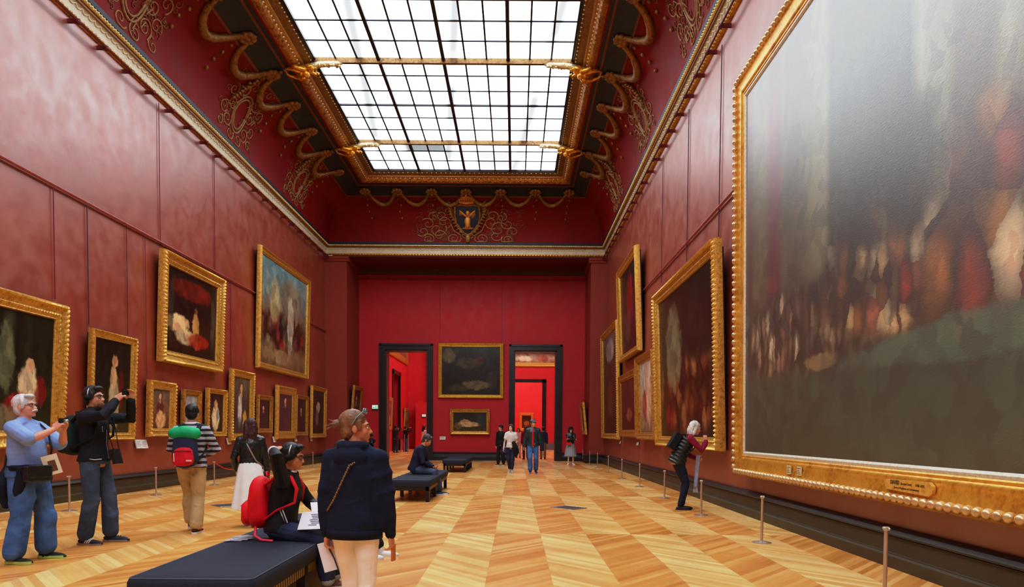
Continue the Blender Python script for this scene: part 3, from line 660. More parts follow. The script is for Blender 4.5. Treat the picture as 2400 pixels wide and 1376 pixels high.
PL=[('L',(-52,654,1054,161,714,1047),.36,.16,a_forest,'large gilt-framed dark forest painting with pale seated figure, behind the grey-haired man',0,1),
('L',(218,766,1030,322,793,1033),.19,.12,a_lady,'gilt-framed tall portrait with pale standing figure, behind the man wearing headphones',0,1),
('L',(389,577,846,528,655,876),.36,.2,a_bed,'large gilt-framed dark interior painting hung high above the small portraits',0,1),
('L',(612,570,862,727,656,891),.26,.16,a_temple,'large gilt-framed painting of a robed crowd under blue sky, hung high',0,0),
('L',(356,888,1023,415,898,1024),.24,.14,a_p1,'gilt-framed portrait of a seated man in brown, left of the striped sweater',0,1),
('L',(434,911,1011,474,917,1013),.17,.12,a_p2,'small gilt-framed pale portrait just above the dark-haired head of the backpacker',0,0),
('L',(491,908,1022,534,915,1024),.17,.13,a_p3,'gilt-framed portrait set in an oval mount, left of the woman in leather jacket',0,1),
('L',(547,863,1032,598,873,1033),.26,.15,a_p4,'tall gilt-framed portrait with white robes above the long brown-haired woman',0,1),
('L',(608,924,1015,641,929,1016),.2,.12,a_p5,'small dark portrait in dull gilt frame right of the tall white-robe portrait',0,0),
('L',(653,901,1029,695,910,1030),.36,.14,a_p6,'dark full-length portrait in wide bright gilt frame above the seated boy',0,0),
('L',(697,925,1022,724,928,1022),.2,.12,a_p7,'narrow dark portrait in gilt frame between wide gilt frame and horse picture',0,0),
('L',(733,904,1026,766,909,1026),.22,.12,a_p8,'dark picture with pale rearing shape, last frame before the left pilaster',0,1)]
for s,c,fw,t_,m_,lb,_,orn in PL: picture(s,c,fw*.84,t_,m_,lb,(M_gold if t_!=.12 or orn else M_gold2),bool(orn),ot=.05+(.022*(c[2]-c[1])/60),ob=.05)
# oval mount in the oval portrait
a_battle=art('canvas_battle',[(0,(34,24,16)),(.3,(44,34,22)),(.6,(40,44,32)),(1,(26,26,22))],[(.3,.62,.16,.3,(110,116,92),.8),(.75,.75,.3,.3,(26,26,22),.85)],cells=[(12,7,(.5,.27,.62,.28),[(0,(26,18,14)),(.3,(90,52,28)),(.5,(150,96,52)),(.65,(60,30,20)),(.8,(170,120,72)),(.9,(120,34,26)),(1,(40,32,24))])],mott=.3)
a_redup=art('canvas_tall_red',[(0,(40,26,22)),(.4,(52,28,24)),(1,(36,28,28))],[(.55,.62,.2,.3,(130,30,26),.8),(.4,.3,.18,.2,(80,60,52),.6)])
a_tall=art('canvas_tall_dark',[(0,(44,28,22)),(.5,(60,40,34)),(.8,(70,56,50)),(1,(96,96,100))],[(.5,.84,.28,.12,(160,160,166),.7),(.5,.35,.2,.2,(110,70,44),.6)])
a_low=art('canvas_low_brown',[(0,(50,32,26)),(1,(58,42,40))],[(.55,.3,.2,.14,(140,100,76),.6)])
a_nude=art('canvas_pale_figure',[(0,(120,100,84)),(.3,(150,134,120)),(1,(182,182,180))],[(.55,.5,.16,.4,(206,180,152),.85),(.3,.4,.14,.24,(150,40,44),.8)])
PR=[((1531,686,1045,1672,556,1056),.26,.2,a_battle,'large gilt-framed dark crowd painting behind the bending grey-haired woman',1,.05,.20),
((1446,632,850,1489,570,826),.24,.18,a_redup,'tall gilt-framed red-brown painting hung highest, nearest the right pilaster',0,.08,.22),
((1408,782,1028,1444,752,1030),.24,.14,a_tall,'tall gilt-framed brown painting beside the right pilaster, reaching down low',1,.05,.16),
((1449,880,1023,1487,863,1027),.26,.13,a_low,'low brown painting in dull gilt frame beneath the highest tall red-brown painting',0,.05,.12),
((1488,835,1030,1527,815,1032),.22,.2,a_nude,'pale-figured painting in gilt frame with black side, left of the large crowd painting',0,.05,.16)]
for c,fw,t_,m_,lb,orn,ob,ot in PR: picture('R',c,fw,t_,m_,lb,(M_gold if orn or c[0]==1446 else M_gold2),bool(orn),ob=ob,ot=ot)
# the huge painting
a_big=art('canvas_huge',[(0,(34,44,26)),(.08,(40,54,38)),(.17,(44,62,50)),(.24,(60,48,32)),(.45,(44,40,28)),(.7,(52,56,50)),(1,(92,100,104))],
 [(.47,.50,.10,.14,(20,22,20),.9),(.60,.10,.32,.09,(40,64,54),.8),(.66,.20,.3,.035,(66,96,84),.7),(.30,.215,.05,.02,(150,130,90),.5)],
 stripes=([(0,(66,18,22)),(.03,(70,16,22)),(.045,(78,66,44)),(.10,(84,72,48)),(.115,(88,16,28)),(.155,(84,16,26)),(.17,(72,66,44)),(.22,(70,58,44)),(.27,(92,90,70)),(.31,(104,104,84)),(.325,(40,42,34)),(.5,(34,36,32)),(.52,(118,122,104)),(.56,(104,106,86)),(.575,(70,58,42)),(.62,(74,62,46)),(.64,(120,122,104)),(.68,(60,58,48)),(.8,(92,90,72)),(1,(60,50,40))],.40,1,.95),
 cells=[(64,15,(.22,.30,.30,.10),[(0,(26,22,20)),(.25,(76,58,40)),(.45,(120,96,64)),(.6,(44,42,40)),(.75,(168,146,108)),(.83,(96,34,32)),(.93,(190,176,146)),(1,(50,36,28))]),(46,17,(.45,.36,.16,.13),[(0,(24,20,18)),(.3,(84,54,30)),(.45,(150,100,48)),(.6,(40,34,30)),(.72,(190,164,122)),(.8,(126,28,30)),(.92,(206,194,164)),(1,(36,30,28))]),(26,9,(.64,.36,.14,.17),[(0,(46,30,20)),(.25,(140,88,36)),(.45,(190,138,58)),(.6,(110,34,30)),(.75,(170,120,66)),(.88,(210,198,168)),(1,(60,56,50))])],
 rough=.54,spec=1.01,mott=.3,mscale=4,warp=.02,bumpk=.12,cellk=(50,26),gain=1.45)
z0,z1=.67,7.38; Y0,Y1=12.36,1.75
bb=[V((XR-.12,Y0,z0)),V((XR-.12,Y1,z0)),V((XR-.22,Y0,z1)),V((XR-.22,Y1,z1))]
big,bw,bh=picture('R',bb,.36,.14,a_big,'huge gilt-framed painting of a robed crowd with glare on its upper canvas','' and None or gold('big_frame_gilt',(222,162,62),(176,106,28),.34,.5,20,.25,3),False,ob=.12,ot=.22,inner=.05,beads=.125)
q=MB(); q.box((-bw/2+.14+.55*0,-.135,.0),(0,0,0)) if 0 else None
# plaques on the lower rail of the huge frame
M_pl=gold('plaque_gilt',(226,178,84),(190,132,50),.4,.4,20,.2); M_ink=mat('plaque_ink',(96,60,30),.6)
def text(s,size,m,parent,loc,rot=(PI/2,0,0),name='lettering',ext=.001,align='CENTER',bold=0):
    cu=bpy.data.curves.new(name,'FONT'); cu.body=s; cu.size=size; cu.extrude=ext; cu.align_x=align; cu.align_y='CENTER'; cu.offset=bold
    o=bpy.data.objects.new('tmp_text',cu); COL.objects.link(o); dg=bpy.context.evaluated_depsgraph_get()
    me=bpy.data.meshes.new_from_object(o.evaluated_get(dg)); bpy.data.objects.remove(o); me.name=name
    o=link(name,me,m,parent); o.location=loc; o.rotation_euler=rot; return o
def big_u(px,py):
    p=onX(px,py,XR-.25); return Y0-p.y-bw/2
xc=(big_u(2080,1120)+big_u(2180,1140))/2; hw=abs(big_u(2180,1140)-big_u(2080,1120))/2
pl=MB(); pl.prism([(xc+x,.205+z) for x,z in [(-hw,-.05),(-hw-.03,0),(-hw,.05)]]+[(xc+x,.205+z) for x,z in [(hw,.065),(hw+.05,.035),(hw+.06,0),(hw+.05,-.035),(hw,-.065)]],-.14,-.108)
pl=[o for o in [pl.build('plaque',M_pl,big,30)]][0]
text('DAVID',.055,M_ink,pl,(xc-hw*.55,-.142,.232),bold=.002); text('(Jacques Louis)',.032,M_ink,pl,(xc-hw*.0,-.142,.228)); text('1748-1825',.036,M_ink,pl,(xc+hw*.62,-.142,.226)); text('Sacre de l\'Empereur et Couronnement',.028,M_ink,pl,(xc,-.142,.182))
for k,px in enumerate((1848,1872)):
    x=big_u(px,1100); q=MB().box((x-.065,-.125,.15),(x+.065,-.11,.27)).build('label_card',mat('card_cream',(206,190,150),.6),big)
    for j in range(4): MB().box((x-.05,-.1262,.17+.024*j),(x+.05-.02*(j%3),-.125,.178+.024*j)).build('label_lines',M_ink,q)
# end wall paintings
a_night=art('canvas_night',[(0,(34,32,28)),(.3,(26,28,28)),(.7,(32,38,38)),(1,(50,56,52))],[(.12,.80,.12,.16,(120,112,84),.6),(.45,.66,.22,.12,(84,78,62),.5),(.64,.72,.10,.08,(84,40,38),.5),(.6,.2,.26,.10,(120,110,86),.65),(.3,.14,.16,.08,(70,62,48),.7),(.86,.3,.1,.2,(60,60,52),.6)])
a_recl=art('canvas_reclining',[(0,(60,50,32)),(.5,(44,42,36)),(1,(30,32,32))],[(.46,.36,.36,.15,(196,164,122),.85),(.36,.5,.16,.14,(186,152,112),.8),(.84,.6,.14,.36,(40,62,68),.8),(.14,.3,.12,.2,(120,100,60),.7)])
picture('E',(1027,804,933,1180,804,933),.17,.14,a_night,'gilt-framed dark nocturnal painting hung high between the two doorways',gold('end_gilt',(222,178,70),(170,116,34),.36,.5),False,ob=.02,ot=.1)
picture('E',(1054,958,1019,1148,958,1019),.18,.16,a_recl,'gilt-framed painting of a pale reclining figure below the dark nocturnal painting',M_gold,True,ob=.02,ot=.06)
picture('L',(824,908,985,848,908,982),.3,.12,a_p5,'narrow dark painting in old gilt frame on the left pilaster return',M_gold2,False,wall=PX0,ot=.2) if 0 else None
def jamb_picture(side,y0,y1,z0,z1,label):
    W=PX0 if side=='L' else PX1; s=1 if side=='L' else -1; o=.1 if side=='L' else .05
    a,b=(y0,y1) if side=='L' else (y1,y0)
    c=[V((W+s*.05,a,z0)),V((W+s*.05,b,z0)),V((W+s*.2,a,z1)),V((W+s*.2,b,z1))]
    picture(side,c,.2,.1,a_p5,label,M_gold2 if side=='L' else M_gold,False,wall=W,ob=.05,ot=.2)
jamb_picture('L',32.3,34.1,1.75,3.5,'dark old painting hung on the left pilaster return, beside the exit sign')
jamb_picture('R',32.4,34.0,1.3,2.8,'narrow gilt-framed picture on the right pilaster return above the woman in black hat')
# paintings in the rooms beyond
Xb=-8.6
def beyond(c,fw,m_,label,wall,side='L'): picture(side,c,fw,.1,m_,label,M_gold,False,wall=wall,ob=.03,ot=.1)
beyond([V((Xb,46.9,1.5)),V((Xb,48.8,1.5)),V((Xb,46.9,3.7)),V((Xb,48.8,3.7))],.25,a_p1,'gilt-framed picture through the left doorway, before the dark opening',Xb)
beyond([V((Xb,54.2,1.4)),V((Xb,56.4,1.4)),V((Xb,54.2,3.2)),V((Xb,56.4,3.2))],.25,a_temple,'gilt-framed pale picture through the left doorway, beyond the dark opening',Xb)
beyond([V((Xb,46.0,6.6)),V((Xb,56.0,6.6)),V((Xb,46.0,10.5)),V((Xb,56.0,10.5))],.5,a_nude,'large pale-framed painting high on the wall through the left doorway',Xb)
zz=[onY(1250,860,Y2).z,onY(1250,800,Y2).z]
beyond([V((-.6,Y2,zz[0])),V((3.6,Y2,zz[0])),V((-.6,Y2,zz[1]+1.6)),V((3.6,Y2,zz[1]+1.6))],.35,art('canvas_beyond_top',[(0,(150,110,86)),(.12,(196,180,160)),(.25,(60,44,34)),(1,(40,34,30))],[(.3,.1,.15,.08,(230,220,206),.8),(.7,.12,.14,.1,(150,50,40),.7)]),'large dark painting above the inner doorway, seen through the right doorway',Y2,'E')
a0=onY(1217,1010,Y3); a1=onY(1251,968,Y3)
beyond([V((a0.x,Y3,a0.z)),V((a1.x,Y3,a0.z)),V((a0.x,Y3,a1.z)),V((a1.x,Y3,a1.z))],.28,art('canvas_far',[(0,(70,52,24)),(1,(26,24,16))],[(.5,.4,.3,.2,(150,110,50),.8)]),'dark gilt-framed painting on the farthest red wall through the right doorway',Y3,'E')
# ================================================================== hanging cables and panel joints on the walls
M_cab=mat('cable_crimson',(120,22,46),.5); M_cabd=mat('cable_dark',(70,30,44),.5)
def cable(side,px,py0,py1,label,m=M_cab,r=.011):
    X=XL+.03 if side=='L' else XR-.03
    a=onX(px,(py0+py1)/2,X); z1=onX(px,py0,X).z; z0=onX(px,py1,X).z
    q=MB(); q.tube([(0,0,0),(0,0,z1-z0)],r,6,False)
    rt=MB(); o=q.build('hanging_cable',m); o.location=(X,a.y,z0); tag(o,label,'cable','thin cables hung against the red walls')
cable('L',374,244,572,'crimson cable from cornice rail to the dark interior painting, its left side')
cable('L',503,356,640,'crimson cable from cornice rail to the dark interior painting, its right side')
cable('L',127,440,700,'crimson cable from picture rail down to the forest painting')
cable('L',206,483,760,'thin dark cable between the forest painting and the tall pale-figure portrait',M_cabd)
cable('L',298,530,785,'thin dark cable above the right edge of the tall pale-figure portrait',M_cabd,.008)
cable('L',342,556,880,'crimson cable dropping to the seated-man portrait, beside the dark interior painting',M_cab,.008)
cable('L',541,660,860,'thin cable above the tall white-robe portrait, below the picture rail',M_cabd,.009)
cable('R',1688,113,560,'dark cable from cornice rail to right edge of the battle-dark crowd painting',M_cabd)
cable('R',1612,262,610,'dark cable from cornice rail to the middle of the battle-dark crowd painting',M_cabd)
cable('R',1552,368,660,'dark cable from cornice rail to far edge of the battle-dark crowd painting',M_cabd,.009)
# ================================================================== wall labels, exit signs
M_card=mat('label_white',(214,212,208),.5); M_txt=mat('label_text',(110,108,106),.6)
def wall_label(side,px,py,w_,h,label):
    if side=='E': p=onY(px,py,YR-.03); rz=0
    else: X=XL+.05 if side=='L' else XR-.05; p=onX(px,py,X); rz=ROT[side]
    r=thing('wall_label',label,'label',p,rz,'white caption cards fixed below the paintings')
    r.rotation_euler=(M.Rotation(rz,3,'Z')@M.Rotation(R_(-14),3,'X')).to_euler()
    MB().box((-w_/2,-.012,-h/2),(w_/2,.012,h/2)).build('card',M_card,r); q=MB()
    for k in range(4): q.box((-w_*.4,-.0135,h*(.28-.18*k)),(w_*(.35-.2*(k%2)),-.0125,h*(.33-.18*k)))
    q.build('text_lines',M_txt,r)
for px,py,lb in ((325,1041,'left caption card of the pair right of the tall pale-figure portrait'),(338,1041,'right caption card of the pair right of the tall pale-figure portrait'),(536,1034,'caption card under the tall white-robe portrait, beside the oval portrait'),(643,1030,'caption card left of the wide bright gilt frame'),(693,1029,'caption card between the wide bright gilt frame and narrow portrait'),(729,1028,'caption card under the last frame before the left pilaster')):
    wall_label('L',px,py,.24,.2,lb)
wall_label('E',1037.5,1027,.28,.16,'caption card left of the reclining figure painting'); wall_label('E',1170,1027,.16,.18,'caption card right of the reclining figure painting, by the doorway')
wall_label('R',1453,1037,.22,.1,'small caption card under the low brown painting'); wall_label('R',1494,1040,.3,.1,'small caption card under the black-sided pale painting')
t=NT('exit_green'); t.set(Base_Color=lin((30,150,80)),Emission_Color=lin((40,170,90)),Emission_Strength=.35); M_exg=t.m
t=NT('exit_white'); t.set(Base_Color=lin((220,236,224)),Emission_Color=lin((216,240,224)),Emission_Strength=.55); M_exw=t.m
def exit_sign(p,k,label):
    r=thing('exit_sign',label,'sign',p,0); MB().box((-.155*k,-.05,-.14*k),(.155*k,0,.14*k)).build('housing',mat('sign_grey',(120,130,126),.4),r)
    MB().box((-.14*k,-.056,-.055*k),(.14*k,-.05,.115*k)).build('lit_panel',M_exw,r)
    q=MB(); P=lambda x,z:(x*k,-.058,z*k)
    q.box((-.11*k,-.058,-.02*k),(-.045*k,-.0565,.01*k)); q.add([P(-.045,-.04),P(-.012,-.005),P(-.045,.03)],[(0,1,2)])
    for a,b in (((.02,.02),(.05,-.02)),((.05,-.02),(.085,-.035)),((.03,.0),(.005,-.035)),((.03,.045),(.075,.03)),((.03,.045),(.0,.02)),((.03,.055),(.025,.0))):
        q.tube([P(*a),P(*b)],.009*k,5)
    q.ell(P(.036,.078),(.014*k,.004,.016*k),n=8,m=5)
    q.box((.1*k,-.058,-.045*k),(.125*k,-.0565,.09*k)); q.build('running_figure_and_arrow',M_exg,r)
    MB().box((-.15*k,-.054,-.135*k),(.15*k,-.05,-.065*k)).build('lower_strip',mat('sign_dark',(36,40,40),.4),r)
p=onY(879.5,955.5,YR); exit_sign(p,1,'lit green and white exit sign left of the left doorway')
p=onY(993.5,975,55.4); exit_sign((p.x,55.5,p.z),1,'small lit exit sign seen through the left doorway')
# ================================================================== barrier posts
M_post=mat('post_satin_metal',(196,170,150),.32,.55,.06); M_pbase=mat('post_base_metal',(190,182,176),.25,.75,.05)
def make_post(lb,p):
    r=thing('barrier_post',lb,'barrier post',p,0,'low metal barrier posts along the walls')
    MB().lathe([(.0,0),(.12,0),(.12,.006),(.085,.014),(.03,.024),(.02,.03)],n=24).build('base_plate',M_pbase,r,40)
    MB().lathe([(.0,.02),(.017,.02),(.0165,.57),(0,.572)],n=14).build('shaft',M_post,r,40)
    q=MB(); q.lathe([(.0,.562),(.02,.562),(.03,.575),(.03,.588),(.022,.595),(0,.596)],n=14); q.tube([(-.05,0,.580),(.0,0,.583),(.05,0,.580)],.011,8); q.build('cap',M_pbase,r,40); return r
def copy_tree(o,parent=None):
    c=o.copy(); COL.objects.link(c)
    if parent: c.parent=parent
    for ch in [x for x in COL.objects if x.parent==o]: copy_tree(ch,c)
    return c
posts=[((2073,1398),'barrier post nearest the camera on the right, base out of frame'),((1785,1272),'barrier post below lower left corner of the huge painting'),((1643,1207.6),'barrier post just right of the bending woman'),((1557,1168),'barrier post just left of the bending woman'),((1499,1141),'second barrier post to the left of the bending woman'),((1457.5,1122),'barrier post below the black-sided pale painting'),((1425.6,1108.4),'barrier post in front of the low brown painting'),((1400,1097),'third barrier post from the woman in black hat'),((1381.7,1090),'second barrier post from the woman in black hat'),((1366,1083),'barrier post closest to the woman in black hat'),
((163,1197.5),'barrier post between grey-haired man and man wearing headphones'),((366,1161),'barrier post left of the striped-sweater man'),((502.4,1137),'barrier post with red cord, left of the leather jacket'),((598,1118),'barrier post hidden behind the leather-jacketed woman'),((733.4,1096.5),'barrier post under the last frame before the left pilaster'),((1021.5,1077),'barrier post by the left doorway, behind the reading man')]
P0=None
for (px,py),lb in posts:
    p=onZ(px,py)
    if P0 is None: P0=make_post(lb,p); c=P0
    else: c=copy_tree(P0); c['label']=lb
    c.location=p; c.rotation_euler=(0,0,PI/2 if px!=1021.5 else 0)
p0=onZ(502.4,1137)+V((0,0,.57)); p1=onZ(598,1118)+V((0,0,.57)); q=MB()
q.tube([p0.lerp(p1,i/14)-V((0,0,1.05*(i/14)*(1-i/14))) for i in range(15)],.012,7)
cpost=[o for o in COL.objects if o.get('label','').startswith('barrier post with red cord')][0]
for i,v in enumerate(q.v): d_=V(v)-cpost.location; q.v[i]=(d_.y,-d_.x,d_.z)
q.build('red_cord',mat('cord_red',(214,36,44),.6),cpost)
# sign board on two thin posts through the left door
bY=47.0; p=onY(935,1058,bY); r=thing('sign_stand','small red notice board on two pale posts through the left doorway','sign',(p.x,bY,0))
q=MB(); q.tube([(-.13,0,0),(-.13,0,1.25)],.03,8); q.build('post',M_pbase,r); q=MB(); q.tube([(.13,0,0),(.13,0,1.25)],.03,8); q.build('post',M_pbase,r)
MB().box((-.26,-.05,.85),(.26,-.02,1.45)).build('board',mat('board_red',(170,30,44),.5),r)
for k,px in enumerate((948,953)):
    p=onY(px+(0 if k==0 else 4),1058,bY+.3); r=thing('door_post','slim pale post through the left doorway, %s of the two right of the notice board'%('first' if k==0 else 'second'),'barrier post',(p.x,bY+.3,0)); MB().lathe([(0,0),(.1,0),(.1,.02),(.03,.03),(.03,1.2),(0,1.2)],n=12).build('shaft',M_pbase,r)
# ================================================================== floor grates
def grate(cx,cy,label):
    r=thing('floor_grate',label,'floor grate',(cx,cy,0),PI/4 if 0 else 0)
    a=.31; q=MB(); q.add([(-a,0,.004),(0,-a,.004),(a,0,.004),(0,a,.004)],[(0,1,2,3)]); q.build('plate',mat('grate_dark',(40,42,44),.5),r)
    q=MB()
    for k in range(-5,6):
        o=k*a/6; q.box((-a*.66,o-.013,.004),(a*.66,o+.013,.01),M.Rotation(PI/4,3,'Z'),(0,0,0))
    q.build('bars',mat('grate_grey',(112,116,120),.4,.6),r)
    rim=MB(); c=[(-a,0),(0,-a),(a,0),(0,a)]
    for i in range(4): rim.tube([(*c[i],.004),(*c[(i+1)%4],.004)],.009,5)
    rim.build('rim',M_post,r)
g=onZ(1333,1190.6); grate(g.x,g.y,'dark diamond-shaped metal floor grate in the open middle of the floor')
g=onZ(534,1185); grate(g.x,g.y,'dark floor grate left of the white skirt')
# ================================================================== benches
M_cush=mat('bench_fabric_black',(40,44,58),.75,0,.12,30,.3,300,.25); M_leg=mat('bench_leg_black',(20,19,20),.35); M_slat=mat('bench_slat_gilt',(146,116,62),.4,.2)
def cushion(parent,x0,x1,y0,y1):
    q=MB(); rs=[]
    nx,ny=8,14; pr=[(0.0,.30),(.0,.315),(-.012,.345),(-.012,.40),(0.0,.425),(.012,.436),(.06,.444),(.2,.45)]
    def ring(ins,z):
        r=.05; pts=[]
        for cx,cy,a0 in ((x1-r,y1-r,0),(x0+r,y1-r,90),(x0+r,y0+r,180),(x1-r,y0+r,270)):
            for k in range(5):
                a=R_(a0+22.5*k); rr=max(.005,r-ins) ; sx=1 if cx>(x0+x1)/2 else -1; sy=1 if cy>(y0+y1)/2 else -1
                ex=min(ins,r*.9) ; ex2=ins-ex
                pts.append((cx+rr*math.cos(a)-sx*ex2,cy+rr*math.sin(a)-sy*ex2,z))
        return pts
    q.rings([ring(i,z) for i,z in pr]); o=q.build('cushion',M_cush,parent,50)
    s=MB(); s.tube([(*p[:2],.432) for p in ring(.006,.43)]+[(*ring(.006,.43)[0][:2],.432)],.005,5,False); s.build('piping',mat('piping_grey',(78,82,96),.6),o)
def bench(y0,y1,label,ncush):
    cx=-2.05; r=thing('bench',label,'bench',(cx,y0,0)); L=y1-y0; hw=.40
    for k in range(ncush): cushion(r,-hw,hw,L*k/ncush+.004,L*(k+1)/ncush-.004)
    q=MB()
    for x in (-hw+.03,hw-.06): q.box((x,.03,.22),(x+.03,L-.03,.31))
    for y in (.03,L-.06): q.box((-hw+.03,y,.22),(hw-.03,y+.03,.31))
    q.box((-hw+.04,.04,.285),(hw-.04,L-.04,.305)); q.build('apron',M_leg,r)
    q=MB(); n=int(L/.052)
    for k in range(n):
        q.box((hw-.032,.04+k*.052,.225),(hw-.02,.04+k*.052+.026,.305))
    q.build('slat_row',M_slat,r)
    q=MB()
    for k in range(n): q.box((-hw+.02,.04+k*.052,.225),(-hw+.032,.04+k*.052+.026,.305))
    q.build('slat_row',M_slat,r)
    for i in range(4):
        for x in (-hw+.02,hw-.09): y=.03+(L-.13)*i/3; MB().box((x,y,0),(x+.07,y+.07,.30)).build('leg',M_leg,r)
    return r
bench(4.42,8.02,'long black padded bench in front, where the boy with red rucksack sits',2)
bench(13.75,17.35,'long black padded bench where the man in dark sweater sits',2)
bench(23.9,27.4,'empty black padded bench on dark legs near the end wall',1)
# ================================================================== people
def dirv(l,s=0): return V((math.sin(R_(s)),math.sin(R_(l))*math.cos(R_(s)),math.cos(R_(l))*math.cos(R_(s))))
def ik(a,c,l1,l2,pole):
    d=c-a; L=d.length; 
    if L>(l1+l2)*.995: d=d*((l1+l2)*.995/L); c=a+d; L=d.length
    x=(l1*l1-l2*l2+L*L)/(2*L); h=math.sqrt(max(0,l1*l1-x*x)); u=d.normalized(); p=V(pole); p=p-u*p.dot(u)
    p=p.normalized() if p.length>1e-5 else V((0,1,0)); return a+u*x+p*h,c
def hand(q,w,d,n,curl,right,s=1.0,spread=1.0):
    d=d.normalized(); n=(n-d*n.dot(d)).normalized(); sd=d.cross(n)*(1 if right else -1)   # sd points to the thumb side
    q.tube([w-d*.02,w+d*.02,w+d*.055,w+d*.09],[.026,.032,.038,.034],10,True,up=n,flat=.5) if 0 else None
    rs=[]
    for t,a,b in ((-.03,.024,.019),(0,.027,.018),(.03,.036,.018),(.065,.041,.016),(.09,.039,.014),(.1,.03,.01)):
        c=w+d*t*s; rs.append([c+sd*(a*s*math.cos(2*PI*j/12))+n*(b*s*math.sin(2*PI*j/12)) for j in range(12)])
    q.rings(rs)
    for k,(o,L) in enumerate(((.029,.070),(.010,.080),(-.010,.074),(-.029,.058))):
        p=w+d*(.082*s)+sd*o*s; a=R_(8+curl*62*(1+.08*k)); dd=d+sd*(o*2.2*spread); dd.normalize(); pts=[p-d*.02,p]; ang=0
        for m,f in enumerate((.42,.32,.26)):
            ang+=a*(.85 if m==0 else .8); v=dd*math.cos(ang)+n*math.sin(ang); p=p+v*(L*f*s); pts.append(p)
        q.tube(pts,[.0095*s,.0098*s,.009*s,.0082*s,.007*s],8)
    p=w+d*.015*s+sd*.022*s; v1=(d*.55+sd*.75+n*.35).normalized(); v2=(d*.8+sd*.25+n*(.3+.5*curl)).normalized()
    q.tube([p,p+v1*.042*s,p+v1*.042*s+v2*.034*s,p+v1*.042*s+(v2*.034+(v2+n*curl*.5).normalized()*.026)*s],[.014*s,.012*s,.0105*s,.008*s],8)
SKIN={}
def skin(c):
    if c not in SKIN: SKIN[c]=mat('skin_%d'%len(SKIN),c,.5,0,.10,14,.05,90,.4)
    return SKIN[c]
def cloth(name,c,rough=.8,var=.18,scale=14,bump=.25,bs=120,spec=.25): return mat(name,c,rough,0,var,scale,bump,bs,spec)
M_eye=mat('eye_white',(226,222,214),.3); M_iris=mat('iris_dark',(36,24,18),.2)
class P: pass
def person(label,loc,rz,H=1.75,pel=(0,0,.962),lean=3,side=0,twist=0,nk=.5,head=(0,0),rh=(.24,.05,.80),lh=(-.24,.05,.80),rp=(.6,-1,-.2),lp=(-.6,-1,-.2),
           rf=(.1,0,.08),lf=(-.1,0,.08),rk=(.1,1,.1),lk=(-.1,1,.1),fy=(-8,8),fp=(0,0),g=1.0,sw=1.0,skin_c=(206,150,118),vox=.009,curl=(.45,.45),hn=(None,None),hd=(None,None),
           hair=('short',(30,24,20)),top=None,bottom=None,shoe=None,eyes=True,group=None,brow=None,ak=.8):
    J=P(); k=H/1.75; J.k=k; J.loc=loc; J.rz=rz; p=V(pel)
    u1=dirv(lean*.6,side*.6); u2=dirv(lean,side); J.u2=u2
    W=p+u1*.16; C=W+u2*.19; N=C+u2*.17; rx=V((math.cos(R_(twist)),math.sin(R_(twist)),0)); rx=(rx-u2*rx.dot(u2)).normalized(); r0=V((1,0,0))
    fw=u2.cross(rx); J.P,J.W,J.C,J.N,J.rx,J.fw=p,W,C,N,rx,fw
    S=[N-u2*.072+rx*.172*sw, N-u2*.072-rx*.172*sw]
    E0,h0=ik(S[0],V(rh),.30,.255,rp); E1,h1=ik(S[1],V(lh),.30,.255,lp); J.S=S;J.E=[E0,E1];J.h=[h0,h1]
    Hh=[p+r0*.09-V((0,0,.02)),p-r0*.09-V((0,0,.02))]; K0,a0=ik(Hh[0],V(rf),.44,.43,rk); K1,a1=ik(Hh[1],V(lf),.44,.43,lk); J.K=[K0,K1]; J.A=[a0,a1]
    u3=dirv(lean*nk+head[1]*.45,side*.3); yaw,pit=head; HR=M.Rotation(R_(yaw),3,'Z')@M.Rotation(R_(-pit),3,'X'); J.HR=HR
    Hc=N+u3*.155+V((0,.015,0)); J.Hc=Hc; hp=lambda x,y,z: Hc+HR@V((x,y,z)); J.hp=hp
    q=MB()
    # trunk
    def trunk(q,rings):
        rs=[]
        for c,a,b,r,f in rings: rs.append([c+r*(a*math.cos(2*PI*j/20))+f*(b*math.sin(2*PI*j/20)) for j in range(20)])
        q.rings(rs)
    f0=u1.cross(r0); fm=u2.cross(rx)
    J.trunk=lambda e=0,lo=.10,gg=g,hem=0: [(p-u1*lo,(.165*gg+e+hem),(.118*gg+e+hem),r0,f0),(p,.168*gg+e+hem*.5,.122*gg+e+hem*.5,r0,f0),(W,.142*gg**1.6+e,.108*gg**2.2+e,((r0+rx)/2).normalized(),f0),(C-u2*.05,.158*gg+e,.118*gg+e,rx,fm),(C+u2*.05,.165*sw+e,.112*gg+e,rx,fm),(N-u2*.055,.148*sw+e,.085+e,rx,fm),(N-u2*.01,.085+e*.8,.065+e*.7,rx,fm),(N+u2*.012,.06+e*.5,.056+e*.5,rx,fm)]
    trunk(q,J.trunk(-.016)); q.tube([N-u2*.05,N+u3*.05,Hc+HR@V((0,-.02,-.03))],[.062,.055,.054],12)
    for s in (0,1):
        q.tube([S[s],S[s].lerp(J.E[s],.5),J.E[s],J.E[s].lerp(J.h[s],.35),J.h[s]],[.048*ak*g,.042*ak*g,.040*ak,.041*ak,.028],10)
        q.tube([Hh[s],Hh[s].lerp(J.K[s],.5),J.K[s],J.K[s].lerp(J.A[s],.35),J.A[s]],[.076*g,.064*g,.048,.046,.034],10)
        d=V(hd[s]) if hd[s] else (J.h[s]-J.E[s]); n=V(hn[s]) if hn[s] else V((-1 if s==0 else 1,.1,0))
        hand(q,J.h[s],d,n,curl[s],s==0)
    # head
    q.ell(hp(0,-.014,.028),(.077,.096,.092),HR,18,12); q.ell(hp(0,.02,-.03),(.063,.073,.085),HR,18,12); q.ell(hp(0,.036,-.075),(.046,.048,.04),HR); q.ell(hp(0,.072,-.096),(.021,.018,.016),HR)
